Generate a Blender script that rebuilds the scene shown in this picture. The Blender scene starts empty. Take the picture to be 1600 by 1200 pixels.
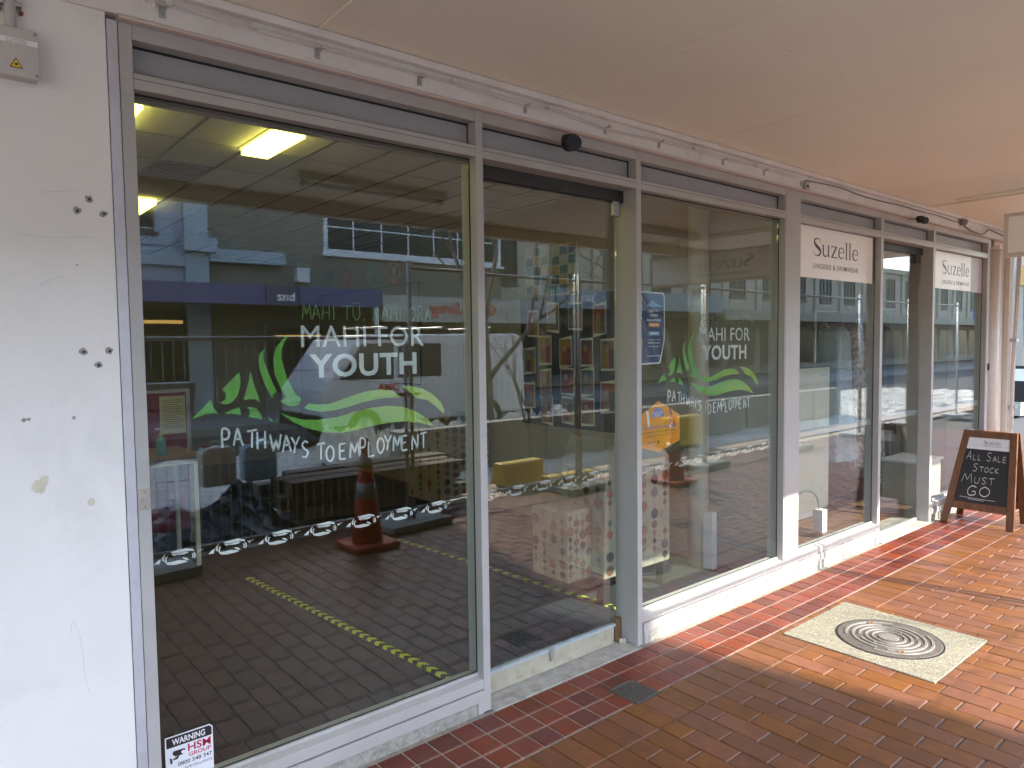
import bpy, bmesh, math, random
from mathutils import Vector, Matrix
random.seed(7)
SC = bpy.context.scene
COL = SC.collection
R = math.radians

# ------------------------------------------------------------------ camera, sky, sun, exposure
YAW, PITCH, ROLL, FPX = 0.694253, -0.054291, -0.0130585, 1113.625
fw = Vector((math.sin(YAW)*math.cos(PITCH), math.cos(YAW)*math.cos(PITCH), math.sin(PITCH)))
rt = Vector((math.cos(YAW), -math.sin(YAW), 0)); up = rt.cross(fw)
r2 = rt*math.cos(ROLL) + up*math.sin(ROLL); u2 = -rt*math.sin(ROLL) + up*math.cos(ROLL)
CAMPOS = Vector((0, -2.496, 1.65))
cd = bpy.data.cameras.new('camera'); cam = bpy.data.objects.new('camera', cd); COL.objects.link(cam)
m = Matrix((r2, u2, -fw)).transposed().to_4x4(); m.translation = CAMPOS; cam.matrix_world = m
cd.sensor_width = 36; cd.lens = FPX/1600*36; cd.clip_start = .05; cd.clip_end = 1000
SC.camera = cam
SUN = Vector((0.2387, -1, 0.744)).normalized()          # towards the sun
W = bpy.data.worlds.new('World'); SC.world = W; W.use_nodes = True
nt = W.node_tree; bgn = nt.nodes['Background']
sky = nt.nodes.new('ShaderNodeTexSky'); sky.sky_type = 'NISHITA'; sky.sun_disc = False
sky.sun_elevation = math.asin(SUN.z); sky.sun_rotation = math.atan2(SUN.x, SUN.y)
nt.links.new(sky.outputs[0], bgn.inputs[0]); bgn.inputs[1].default_value = 0.15
sl = bpy.data.lights.new('sun', 'SUN'); sl.energy = 2.0; sl.angle = R(0.55); sl.color = (1, .93, .82)
so = bpy.data.objects.new('sun', sl); COL.objects.link(so); so.rotation_euler = SUN.to_track_quat('Z', 'Y').to_euler()
SC.view_settings.view_transform = 'Standard'; SC.view_settings.look = 'None'; SC.view_settings.gamma = 1
SC.view_settings.exposure = 3.0; SC.view_settings.use_curve_mapping = False
cy = SC.cycles; cy.use_denoising = True; cy.max_bounces = 10; cy.diffuse_bounces = 5; cy.glossy_bounces = 5
cy.transparent_max_bounces = 24; cy.caustics_reflective = False; cy.caustics_refractive = False
cy.sample_clamp_indirect = 8

# ------------------------------------------------------------------ materials
MATS = {}
def M(name, col, rough=.6, var=.10, scale=6, bump=0., bscale=80, metal=0., spec=.5, stretch=(1,1,1), rnd=None, rndv=.25,
      emit=0., stain=None, sscale=3., sfac=.5, alpha=None):
    """procedural material: noise-varied colour, optional per-piece tint, stains and bump"""
    if name in MATS: return MATS[name]
    mt = bpy.data.materials.new(name); mt.use_nodes = True; MATS[name] = mt
    t = mt.node_tree; N = t.nodes; L = t.links; b = N['Principled BSDF']
    b.inputs['Roughness'].default_value = rough; b.inputs['Metallic'].default_value = metal
    b.inputs['Specular IOR Level'].default_value = spec
    tc = N.new('ShaderNodeTexCoord'); mp = N.new('ShaderNodeMapping'); mp.inputs['Scale'].default_value = stretch
    geo = N.new('ShaderNodeNewGeometry')
    L.new(geo.outputs['Position'], mp.inputs[0])
    nz = N.new('ShaderNodeTexNoise'); nz.inputs['Scale'].default_value = scale; nz.inputs['Detail'].default_value = 6
    nz.inputs['Roughness'].default_value = .65
    L.new(mp.outputs[0], nz.inputs['Vector'])
    mr = N.new('ShaderNodeMapRange'); mr.inputs[1].default_value = .3; mr.inputs[2].default_value = .7
    mr.inputs[3].default_value = 1-var; mr.inputs[4].default_value = 1+var
    L.new(nz.outputs[0], mr.inputs[0])
    sc = N.new('ShaderNodeVectorMath'); sc.operation = 'SCALE'; sc.inputs[0].default_value = col[:3]
    L.new(mr.outputs[0], sc.inputs['Scale'])
    out = sc.outputs[0]
    if rnd:
        if rnd == 'obj':
            oi = N.new('ShaderNodeObjectInfo'); ro = oi.outputs['Random']
        else:
            ro = geo.outputs['Random Per Island']
        m2 = N.new('ShaderNodeMapRange'); m2.inputs[3].default_value = 1-rndv; m2.inputs[4].default_value = 1+rndv
        L.new(ro, m2.inputs[0])
        s2 = N.new('ShaderNodeVectorMath'); s2.operation = 'SCALE'; L.new(out, s2.inputs[0]); L.new(m2.outputs[0], s2.inputs['Scale'])
        hs = N.new('ShaderNodeHueSaturation'); L.new(s2.outputs[0], hs.inputs['Color'])
        m3 = N.new('ShaderNodeMath'); m3.operation = 'MULTIPLY'; m3.inputs[1].default_value = 7.31; L.new(ro, m3.inputs[0])
        m4 = N.new('ShaderNodeMath'); m4.operation = 'FRACT'; L.new(m3.outputs[0], m4.inputs[0])
        m5 = N.new('ShaderNodeMapRange'); m5.inputs[3].default_value = .494; m5.inputs[4].default_value = .506; L.new(m4.outputs[0], m5.inputs[0])
        L.new(m5.outputs[0], hs.inputs['Hue'])
        m6 = N.new('ShaderNodeMapRange'); m6.inputs[3].default_value = .9; m6.inputs[4].default_value = 1.06; L.new(m4.outputs[0], m6.inputs[0])
        L.new(m6.outputs[0], hs.inputs['Saturation'])
        out = hs.outputs[0]
    if stain:
        n2 = N.new('ShaderNodeTexNoise'); n2.inputs['Scale'].default_value = sscale; n2.inputs['Detail'].default_value = 8
        n2.inputs['Roughness'].default_value = .7; n2.inputs['Distortion'].default_value = .6
        L.new(mp.outputs[0], n2.inputs['Vector'])
        r_ = N.new('ShaderNodeMapRange'); r_.inputs[1].default_value = .52; r_.inputs[2].default_value = .72
        r_.inputs[3].default_value = 0; r_.inputs[4].default_value = sfac; L.new(n2.outputs[0], r_.inputs[0])
        mx = N.new('ShaderNodeMix'); mx.data_type = 'RGBA'; L.new(r_.outputs[0], mx.inputs[0]); L.new(out, mx.inputs[6])
        mx.inputs[7].default_value = (*stain, 1); out = mx.outputs[2]
    L.new(out, b.inputs['Base Color'])
    rr = N.new('ShaderNodeMapRange'); rr.inputs[3].default_value = max(0, rough-.12); rr.inputs[4].default_value = min(1, rough+.12)
    L.new(nz.outputs[0], rr.inputs[0]); L.new(rr.outputs[0], b.inputs['Roughness'])
    if bump:
        n3 = N.new('ShaderNodeTexNoise'); n3.inputs['Scale'].default_value = bscale; n3.inputs['Detail'].default_value = 4
        L.new(mp.outputs[0], n3.inputs['Vector'])
        bp = N.new('ShaderNodeBump'); bp.inputs['Strength'].default_value = bump; bp.inputs['Distance'].default_value = .004
        L.new(n3.outputs[0], bp.inputs['Height']); L.new(bp.outputs[0], b.inputs['Normal'])
    if emit:
        b.inputs['Emission Color'].default_value = (*col[:3], 1); b.inputs['Emission Strength'].default_value = emit
    if alpha is not None: b.inputs['Alpha'].default_value = alpha
    return mt

def glass_mat(name, tint=(.95, .98, .96), ior_r0=.092, dirt=.004):
    """thin clear pane: transparent body plus a mirror coat that follows Schlick's law on either face"""
    mt = bpy.data.materials.new(name); mt.use_nodes = True; t = mt.node_tree; N = t.nodes; L = t.links
    N.remove(N['Principled BSDF']); o = N['Material Output']
    lw = N.new('ShaderNodeLayerWeight'); lw.inputs[0].default_value = .5
    pw = N.new('ShaderNodeMath'); pw.operation = 'POWER'; pw.inputs[1].default_value = 5; L.new(lw.outputs['Facing'], pw.inputs[0])
    ml = N.new('ShaderNodeMath'); ml.operation = 'MULTIPLY_ADD'; ml.inputs[1].default_value = 1-ior_r0; ml.inputs[2].default_value = ior_r0
    L.new(pw.outputs[0], ml.inputs[0])
    tr = N.new('ShaderNodeBsdfTransparent'); tr.inputs[0].default_value = (*tint, 1)
    gl = N.new('ShaderNodeBsdfGlossy'); gl.inputs['Roughness'].default_value = 0.0
    df = N.new('ShaderNodeBsdfDiffuse'); df.inputs[0].default_value = (.5, .5, .47, 1)
    geo = N.new('ShaderNodeNewGeometry'); nz = N.new('ShaderNodeTexNoise'); nz.inputs['Scale'].default_value = 5; nz.inputs['Detail'].default_value = 8
    mp = N.new('ShaderNodeMapping'); mp.inputs['Scale'].default_value = (1.5, 1, .5); L.new(geo.outputs['Position'], mp.inputs[0]); L.new(mp.outputs[0], nz.inputs['Vector'])
    mr = N.new('ShaderNodeMapRange'); mr.inputs[1].default_value = .45; mr.inputs[2].default_value = .8; mr.inputs[3].default_value = 0; mr.inputs[4].default_value = dirt
    L.new(nz.outputs[0], mr.inputs[0])
    m0 = N.new('ShaderNodeMixShader'); L.new(mr.outputs[0], m0.inputs[0]); L.new(tr.outputs[0], m0.inputs[1]); L.new(df.outputs[0], m0.inputs[2])
    mx = N.new('ShaderNodeMixShader'); L.new(ml.outputs[0], mx.inputs[0]); L.new(m0.outputs[0], mx.inputs[1]); L.new(gl.outputs[0], mx.inputs[2])
    L.new(mx.outputs[0], o.inputs[0])
    return mt
GLASS = glass_mat('shop glass')

# ------------------------------------------------------------------ mesh helpers
OFF = {}
def cat_rom(pts, n=6):
    if len(pts) < 3: return list(pts)
    out = []
    P = [pts[0]] + list(pts) + [pts[-1]]
    for i in range(1, len(P)-2):
        for k in range(n):
            t = k/n; a, b, c, d = P[i-1], P[i], P[i+1], P[i+2]
            out.append(tuple(.5*((2*b[j]) + (-a[j]+c[j])*t + (2*a[j]-5*b[j]+4*c[j]-d[j])*t*t + (-a[j]+3*b[j]-3*c[j]+d[j])*t**3) for j in range(len(b))))
    out.append(tuple(pts[-1])); return out

class MB:
    def __init__(s): s.v = []; s.f = []
    def add(s, v, f):
        n = len(s.v); s.v += [tuple(p) for p in v]; s.f += [tuple(i+n for i in q) for q in f]; return s
    def box(s, x0, x1, y0, y1, z0, z1):
        return s.add([(x0,y0,z0),(x1,y0,z0),(x1,y1,z0),(x0,y1,z0),(x0,y0,z1),(x1,y0,z1),(x1,y1,z1),(x0,y1,z1)],
                     [(0,3,2,1),(4,5,6,7),(0,1,5,4),(1,2,6,5),(2,3,7,6),(3,0,4,7)])
    def prism(s, pts, axis, a, b):
        """polygon pts in the two other axes (order xyz without axis) extruded along axis from a to b"""
        def mk(p, w):
            q = list(p); q.insert(axis, w); return tuple(q)
        n = len(pts)
        return s.add([mk(p, a) for p in pts] + [mk(p, b) for p in pts],
                     [tuple(range(n))[::-1], tuple(range(n, 2*n))] + [(i, (i+1) % n, n+(i+1) % n, n+i) for i in range(n)])
    def flat(s, pts, y):                    # polygon facing the street, in the plane y
        return s.add([(p[0], y, p[1]) for p in pts], [tuple(range(len(pts)))])
    def tube(s, pts, r, n=8, cap=True):
        pts = [Vector(p) for p in pts]; rs = r if isinstance(r, (list, tuple)) else [r]*len(pts)
        vs, fs = [], []; ref = None
        for i, p in enumerate(pts):
            d = (pts[min(i+1, len(pts)-1)] - pts[max(i-1, 0)]).normalized()
            if ref is None: ref = Vector((0,0,1)) if abs(d.z) < .9 else Vector((1,0,0))
            a = d.cross(ref).normalized(); b = d.cross(a).normalized(); ref = -b if (-b).dot(ref) > 0 else b
            for k in range(n):
                t = 2*math.pi*k/n; vs.append(p + (a*math.cos(t) + b*math.sin(t))*rs[i])
        for i in range(len(pts)-1):
            for k in range(n): fs.append((i*n+k, i*n+(k+1) % n, (i+1)*n+(k+1) % n, (i+1)*n+k))
        if cap: fs += [tuple(range(n))[::-1], tuple(range((len(pts)-1)*n, len(pts)*n))]
        return s.add(vs, fs)
    def lathe(s, prof, cx=0, cy=0, n=20, sq=None):
        vs, fs = [], []
        for r, z in prof:
            for k in range(n):
                t = 2*math.pi*k/n; vs.append((cx+r*math.cos(t), cy+r*math.sin(t), z))
        for i in range(len(prof)-1):
            for k in range(n): fs.append((i*n+k, i*n+(k+1) % n, (i+1)*n+(k+1) % n, (i+1)*n+k))
        fs += [tuple(range(n))[::-1], tuple(range((len(prof)-1)*n, len(prof)*n))]
        return s.add(vs, fs)
    def ribbon(s, pts, w, y, closed=False):
        """flat pen stroke in the facade plane; pts (x,z), w width or list"""
        n = len(pts); ws = w if isinstance(w, (list, tuple)) else [w]*n; vs, fs = [], []
        for i, p in enumerate(pts):
            a = pts[max(i-1, 0)]; b = pts[min(i+1, n-1)]; dx, dz = b[0]-a[0], b[1]-a[1]; l = math.hypot(dx, dz) or 1
            nx, nz = -dz/l*ws[i]/2, dx/l*ws[i]/2
            vs += [(p[0]+nx, y, p[1]+nz), (p[0]-nx, y, p[1]-nz)]
        for i in range(n-1): fs.append((2*i, 2*i+1, 2*i+3, 2*i+2))
        return s.add(vs, fs)
    def build(s, name, mat, parent=None, smooth=False, bevel=0., local=False, label=None, kind=None, fixn=True):
        me = bpy.data.meshes.new(name)
        off = Vector((0,0,0)) if (parent is None or local) else OFF.get(parent.name, Vector((0,0,0)))
        me.from_pydata([(x-off.x, y-off.y, z-off.z) for x, y, z in s.v], [], s.f)
        if fixn:
            bm = bmesh.new(); bm.from_mesh(me); bmesh.ops.recalc_face_normals(bm, faces=bm.faces); bm.to_mesh(me); bm.free()
        if mat: me.materials.append(mat)
        if smooth:
            for p in me.polygons: p.use_smooth = True
        o = bpy.data.objects.new(name, me); COL.objects.link(o)
        if parent is not None: o.parent = parent; OFF[o.name] = off
        if bevel:
            bv = o.modifiers.new('edge', 'BEVEL'); bv.width = bevel; bv.segments = 2; bv.limit_method = 'ANGLE'; bv.angle_limit = R(40)
        if label: o['label'] = label
        if kind: o['kind'] = kind
        return o
def thing(name, label, cat, loc=(0,0,0), group=None, rz=0):
    e = bpy.data.objects.new(name, None); COL.objects.link(e); e.location = loc; e.rotation_euler = (0,0,rz); e.empty_display_size = .1
    e['label'] = label; e['category'] = cat
    if group: e['group'] = group
    OFF[e.name] = Vector(loc); return e
def tag(o, label, cat, group=None):
    o['label'] = label; o['category'] = cat
    if group: o['group'] = group
    return o
def struct(o, label=None):
    o['kind'] = 'structure'
    if label: o['label'] = label
    return o
def B(*a): return MB().box(*a)
def copy_tree(o, parent=None):
    c = o.copy(); COL.objects.link(c); OFF[c.name] = OFF.get(o.name, Vector((0,0,0)))
    if parent is not None: c.parent = parent
    for ch in list(o.children): copy_tree(ch, c)
    return c

def text_mb(body, x, z, w, h, y, bold=0., axis='x', flip=1, spacing=1.):
    """lettering fitted into the box x..x+w, z..z+h on the plane y (axis x) or on the plane x=y running along -y (axis y)"""
    cu = bpy.data.curves.new('lettering', 'FONT'); cu.body = body; cu.offset = bold; cu.resolution_u = 3; cu.space_character = spacing
    o = bpy.data.objects.new('lettering', cu); COL.objects.link(o); bpy.context.view_layer.update()
    me = bpy.data.meshes.new_from_object(o.evaluated_get(bpy.context.evaluated_depsgraph_get()))
    V = [v.co.copy() for v in me.vertices]; Fs = [tuple(p.vertices) for p in me.polygons]
    bpy.data.objects.remove(o); bpy.data.curves.remove(cu); bpy.data.meshes.remove(me)
    x0 = min(v.x for v in V); x1 = max(v.x for v in V); y0 = min(v.y for v in V); y1 = max(v.y for v in V)
    mb = MB(); out = []
    for v in V:
        a = (v.x-x0)/(x1-x0)*w; c = z+(v.y-y0)/(y1-y0)*h
        out.append((x+a, y, c) if axis == 'x' else (y, x-flip*a, c))
    return mb.add(out, Fs)

GL = {  # hand-drawn capitals, unit box, pen strokes
 'A': [[(0,0),(.45,1),(.95,0)],[(.2,.38),(.8,.36)]], 'P': [[(.1,0),(.12,1),(.7,.95),(.8,.7),(.6,.48),(.1,.45)]],
 'T': [[(0,.95),(1,1)],[(.5,.97),(.45,0)]], 'H': [[(.05,0),(.1,1)],[(.85,0),(.9,1)],[(.08,.5),(.88,.52)]],
 'W': [[(0,1),(.25,0),(.5,.7),(.75,0),(1,1)]], 'Y': [[(0,1),(.45,.5),(.9,1)],[(.45,.5),(.3,0)]],
 'S': [[(.85,.88),(.5,1),(.15,.8),(.4,.55),(.8,.35),(.6,.05),(.1,.1)]], 'O': [[(.5,1),(.1,.75),(.08,.3),(.5,0),(.9,.3),(.9,.75),(.5,1)]],
 'E': [[(.85,1),(.12,.97),(.1,0),(.85,.02)],[(.1,.52),(.7,.53)]], 'M': [[(0,0),(.15,1),(.5,.3),(.85,1),(1,0)]],
 'L': [[(.1,1),(.1,0),(.8,.03)]], 'N': [[(.05,0),(.1,1),(.85,.02),(.9,1)]], 'I': [[(.5,0),(.5,1)]], 'U': [[(.08,1),(.1,.3),(.45,0),(.85,.3),(.88,1)]],
 'R': [[(.1,0),(.12,1),(.7,.93),(.75,.65),(.12,.5)],[(.35,.5),(.9,0)]], 'C': [[(.85,.85),(.45,1),(.1,.6),(.2,.1),(.85,.12)]],
 'K': [[(.1,0),(.1,1)],[(.85,1),(.12,.45),(.9,0)]], 'G': [[(.85,.85),(.45,1),(.08,.55),(.25,.05),(.8,.1),(.82,.42),(.5,.42)]], ',': [[(.3,.1),(.15,-.2)]]}
def pen(mb, ch, x, z, w, h, pw, y, jit=.03):
    for st in GL[ch]:
        curved = ch in 'SOPCGURY' and len(st) > 3
        pts = [(x+(p[0]+random.uniform(-jit,jit))*w, z+(p[1]+random.uniform(-jit,jit))*h) for p in st]
        if st[0] == st[-1]: pts[-1] = pts[0]
        if curved: pts = cat_rom(pts, 5)
        else:
            q = []
            for i in range(len(pts)-1): q.append([pts[i], pts[i+1]])
            for seg in q: mb.ribbon([seg[0], ((seg[0][0]+seg[1][0])/2, (seg[0][1]+seg[1][1])/2), seg[1]], [pw*.9, pw*1.1, pw*.85], y)
            continue
        mb.ribbon(pts, pw, y)

# high-contrast roman for the boutique name: strokes (points, widths) in units of x-height 1 (cap height 1.45)
ROMAN = {
 'S': (.95, [([(.80,1.12),(.74,1.38),(.48,1.46),(.2,1.36),(.12,1.1),(.3,.86),(.58,.66),(.78,.42),(.72,.14),(.44,0),(.16,.08),(.06,.36)],
              [.03,.05,.06,.12,.19,.24,.25,.22,.15,.07,.05,.03])]),
 'u': (1.02, [([(.16,1),(.16,.35),(.26,.08),(.45,.03),(.68,.22)], [.17,.17,.14,.08,.04]), ([(.76,1),(.76,0)], [.17,.17]), ([(.02,.985),(.24,.985)], [.04,.04]), ([(.6,.985),(.84,.985)], [.04,.04]), ([(.76,.02),(.94,.02)], [.04,.04])]),
 'z': (.84, [([(.08,.965),(.74,.965)], [.07,.07]), ([(.66,.95),(.16,.05)], [.17,.17]), ([(.06,.035),(.76,.035)], [.07,.07]), ([(.09,.99),(.07,.72)], [.07,.02]), ([(.75,.01),(.78,.3)], [.07,.02])]),
 'e': (.86, [([(.14,.54),(.74,.54)], [.04,.04]), ([(.72,.53),(.7,.8),(.46,.98),(.22,.84),(.13,.5),(.22,.16),(.48,.02),(.78,.24)], [.13,.11,.05,.12,.18,.15,.07,.03])]),
 'l': (.44, [([(.2,1.5),(.2,0)], [.17,.17]), ([(.05,1.485),(.24,1.485)], [.04,.04]), ([(.06,.02),(.34,.02)], [.04,.04])])}
def roman(body, x, z, w, xh, y):
    mb = MB(); tot = sum(ROMAN[c][0] for c in body); k = w/tot; cx = 0
    for c in body:
        for pts, ws in ROMAN[c][1]:
            if len(pts) > 2:
                q = cat_rom([(p[0], p[1], q_) for p, q_ in zip(pts, ws)], 6); pts2 = [(a, b) for a, b, _ in q]; ws2 = [c_ for _, _, c_ in q]
            else: pts2, ws2 = pts, ws
            # widths scaled by the smaller of both scales so that condensed setting keeps its contrast
            mb.ribbon([(x+(cx+p[0])*k, z+p[1]*xh) for p in pts2], [v*(k+xh)/2 for v in ws2], y)
        cx += ROMAN[c][0]
    return mb
def to_side(mb, xplane, y0):     # turn a facade-plane print onto a plane facing -x, running towards -y
    out = MB(); out.f = mb.f; out.v = [(xplane, y0-v[0], v[2]) for v in mb.v]; return out

# ------------------------------------------------------------------ palette
m_alu = M('grey powder coated aluminium', (.42,.412,.395), .42, .06, 3, .04, 300, stain=(.33,.31,.29), sscale=2.2, sfac=.35)
m_alu2 = M('bare aluminium strip', (.56,.56,.60), .38, .08, 5, .05, 200, metal=.25, stain=(.4,.38,.36), sscale=6, sfac=.5)
m_dark = M('black rubber gasket', (.012,.012,.012), .6)
m_panel = M('grey spandrel panel', (.34,.33,.33), .45, .05, 4, stain=(.25,.23,.21), sscale=3, sfac=.3)
m_wall = M('white painted plaster', (.77,.76,.735), .55, .035, 2.2, .12, 45, stain=(.47,.45,.42), sscale=2.1, sfac=.28)
m_patch = M('yellowed filler', (.62,.60,.47), .8, .1, 20)
m_chip = M('broken plaster', (.30,.29,.28), .9, .3, 60, .6, 120)
m_hole = M('dark hole', (.02,.02,.02), .9)
m_scuff = M('grey scuff', (.52,.52,.52), .8, .3, 60)
m_beam = M('old white beam paint', (.72,.69,.66), .6, .07, 4, .25, 40, stain=(.45,.40,.34), sscale=5, sfac=.4)
m_trim = M('pinkish timber trim', (.58,.49,.45), .6, .08, 6, .15, 60, stretch=(.3,2,2))
m_soff = M('painted soffit board', (.88,.84,.71), .45, .03, 1.2, .05, 30, stain=(.82,.78,.65), sscale=.9, sfac=.25)
m_conc = M('weathered concrete', (.36,.345,.31), .9, .25, 14, .8, 90, stain=(.16,.15,.13), sscale=9, sfac=.6)
m_plinth = M('stained concrete plinth', (.31,.30,.26), .9, .3, 30, .9, 110, stain=(.10,.09,.08), sscale=34, sfac=.85)
m_agg = M('exposed aggregate concrete', (.225,.21,.155), .9, .5, 90, 1., 110, stain=(.08,.075,.06), sscale=75, sfac=.8)
m_brick = M('brown clay paver', (.165,.060,.019), .46, .2, 14, .3, 130, rnd='obj', rndv=.13, spec=.40, stain=(.07,.032,.016), sscale=3.4, sfac=.45)
m_brickf = M('brown clay paver field', (.165,.060,.019), .46, .2, 14, .3, 130, rnd='isl', rndv=.13, spec=.40, stain=(.07,.032,.016), sscale=3.4, sfac=.45)
m_tile = M('red quarry tile', (.145,.028,.012), .4, .22, 22, .25, 90, rnd='obj', rndv=.3, spec=.35, stain=(.09,.04,.028), sscale=7, sfac=.5)
m_grout = M('sandy grout', (.27,.24,.20), .95, .25, 40, .5, 200)
m_bed = M('dark paving joint', (.11,.09,.075), .95, .3, 40, .5, 200)
m_asph = M('asphalt', (.06,.06,.06), .9, .2, 30, .6, 150)
m_iron = M('worn cast iron', (.10,.09,.08), .65, .25, 40, .4, 120, metal=.2, stain=(.24,.13,.07), sscale=14, sfac=.35)
m_rust = M('rusty bolt', (.24,.10,.05), .8, .3, 90)
m_black = M('black plastic', (.018,.018,.02), .35)
m_steel = M('galvanised steel', (.45,.45,.45), .4, .15, 20, metal=.7)
m_cable = M('white cable sheath', (.66,.63,.58), .5)
m_cabled = M('grey cable sheath', (.20,.18,.16), .6)
m_white = M('white print', (.80,.80,.80), .5, .02)
m_ink = M('black print', (.02,.018,.018), .5, .02)
m_box = M('grey plastic enclosure', (.50,.48,.46), .5, .05, 10)
m_yel = M('warning yellow', (.75,.55,.02), .5)
m_wood = M('stained timber', (.16,.066,.026), .45, .35, 9, .25, 60, stretch=(4,4,.6), stain=(.07,.03,.015), sscale=12, sfac=.5)
m_chalk = M('blackboard', (.016,.016,.018), .55, .25, 6)
m_chalkw = M('chalk', (.62,.62,.60), .95, .3, 200)
m_cream = M('cream sign face', (.90,.88,.84), .4, .02)
m_suz = M('charcoal lettering', (.045,.035,.04), .5, .02)
m_lime = M('lime tape', (.50,.62,.03), .5, .05)
m_pier = M('cream painted pier', (.62,.57,.51), .6, .07, 4, .25, 40, stain=(.44,.38,.31), sscale=4, sfac=.35)
m_red = M('maroon fabric board', (.26,.012,.03), .8, .1, 60)

# ================================================================== SETTING: ground
ground = struct(B(-60,120,-90,40,-.5,-.06).build('ground', m_asph))
fp = struct(B(-9,16,-3.3,-.385,-.055,-.007).build('footpath', m_bed))
tb = MB().box(-9,16,-.385,-.002,-.055,-.0035); struct(tb.build('tile_border', m_grout)); tile_border = bpy.data.objects['tile_border']
def paver_mesh(name, w, l, mat, ch=.0025):
    mb = MB(); a, b = w/2, l/2; c = ch
    mb.v = [(-a,-b,-.03),(a,-b,-.03),(a,b,-.03),(-a,b,-.03),(-a,-b,-c),(a,-b,-c),(a,b,-c),(-a,b,-c),(-a+c,-b+c,0),(a-c,-b+c,0),(a-c,b-c,0),(-a+c,b-c,0)]
    mb.f = [(0,1,5,4),(1,2,6,5),(2,3,7,6),(3,0,4,7),(4,5,9,8),(5,6,10,9),(6,7,11,10),(7,4,8,11),(8,9,10,11)]
    o = mb.build(name, mat, fixn=False); me = o.data; bpy.data.objects.remove(o); return me, mb
PX, PY, XP = .1115, .2185, .0335
br_full, mbf = paver_mesh('brick', PX-.0035, PY-.0085, m_brick)
br_half, mbh = paver_mesh('brick', PX-.0035, PY/2-.0085, m_brick)
SLAB = (3.69, 4.435, -1.215, -.428)
bricks = []
for i in range(-60, 130):
    xc = XP + (i+.5)*PX
    y = -.387
    bricks.append((xc, y-PY/2, 1)); y -= PY
    if i % 2: bricks.append((xc, y-PY/4, 0)); y -= PY/2
    while y > -3.2: bricks.append((xc, y-PY/2, 1)); y -= PY
DRAIN = (2.462, 2.628, -.405, -.228)
def minus(x0, x1, y0, y1, h, g):
    """what is left of a rectangular piece around a hole h; None when they do not meet"""
    a0, a1, b0, b1 = h[0]-g, h[1]+g, h[2]-g, h[3]+g
    if x1 <= a0+.003 or x0 >= a1-.003 or y1 <= b0+.003 or y0 >= b1-.003: return None
    out = []
    if x0 < a0: out.append((x0, a0, y0, y1))
    if x1 > a1: out.append((a1, x1, y0, y1))
    c0, c1 = max(x0, a0), min(x1, a1)
    if y0 < b0: out.append((c0, c1, y0, b0))
    if y1 > b1: out.append((c0, c1, b1, y1))
    return [q for q in out if q[1]-q[0] > .012 and q[3]-q[2] > .012]
seen = []
for b in bricks:
    x, y, full = b
    d = Vector((x, y, 0)) - CAMPOS; zc = d.dot(fw)
    s = -1
    if zc > .3:
        u = d.dot(r2)/zc*FPX; v = d.dot(u2)/zc*FPX
        if abs(u) < 830 and abs(v) < 640: s = (1.65/d.length)/d.length_squared*(1 if full else .5)
    seen.append((s, b))
seen.sort(key=lambda t: -t[0])
rest = MB(); n_single = 0
for s, (x, y, full) in seen:
    hl = PY/2 if full else PY/4
    jz = random.uniform(-.0018, .0006); tl = (random.uniform(-.006,.006), random.uniform(-.005,.005), random.uniform(-.006,.006))
    cutp = minus(x-PX/2+.002, x+PX/2-.002, y-hl+.004, y+hl-.004, SLAB, .005)
    if cutp is None: cutp = minus(x-PX/2+.002, x+PX/2-.002, y-hl+.004, y+hl-.004, DRAIN, .004)
    if cutp is not None:
        for q in cutp: B(*q, -.03, jz).build('brick', m_brick, fp, bevel=.002); n_single += 1
        continue
    if s > 0 and n_single < 298:
        o = bpy.data.objects.new('brick', br_full if full else br_half); COL.objects.link(o); o.parent = fp
        o.location = (x, y, jz); o.rotation_euler = tl; n_single += 1
    else:
        src = mbf if full else mbh
        rest.add([(p[0]+x, p[1]+y, p[2]+jz+p[0]*tl[1]*-1+p[1]*tl[0]) for p in src.v], src.f)
o = rest.build('brick_field', m_brickf, fp, fixn=False); o['kind'] = 'stuff'
TP = .1165; TY = (.385-.027)/3
t_mesh, mbt = paver_mesh('tile', TP-.008, TY-.008, m_tile, .003)
trest = MB()
for i in range(-70, 112):
    for j in range(3):
        x = .0465+(i+.5)*TP; y = -.027-(j+.5)*TY
        cutp = minus(x-TP/2+.004, x+TP/2-.004, y-TY/2+.004, y+TY/2-.004, DRAIN, .004)
        if cutp is not None:
            for q in cutp: B(*q, -.03, 0).build('tile', m_tile, tile_border, bevel=.002)
            continue
        if .9 < x < 9.4:
            o = bpy.data.objects.new('tile', t_mesh); COL.objects.link(o); o.parent = tile_border
            o.location = (x, y, random.uniform(-.001,.0008)); o.rotation_euler = (random.uniform(-.008,.008), random.uniform(-.008,.008), random.uniform(-.008,.008))
        else: trest.add([(p[0]+x, p[1]+y, p[2]) for p in mbt.v], mbt.f)
M('red quarry tile far', (.145,.028,.012), .4, .22, 22, .25, 90, spec=.35, rnd='isl', rndv=.3)
o = trest.build('tile_field', MATS['red quarry tile far'], tile_border, fixn=False); o['kind'] = 'stuff'
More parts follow.
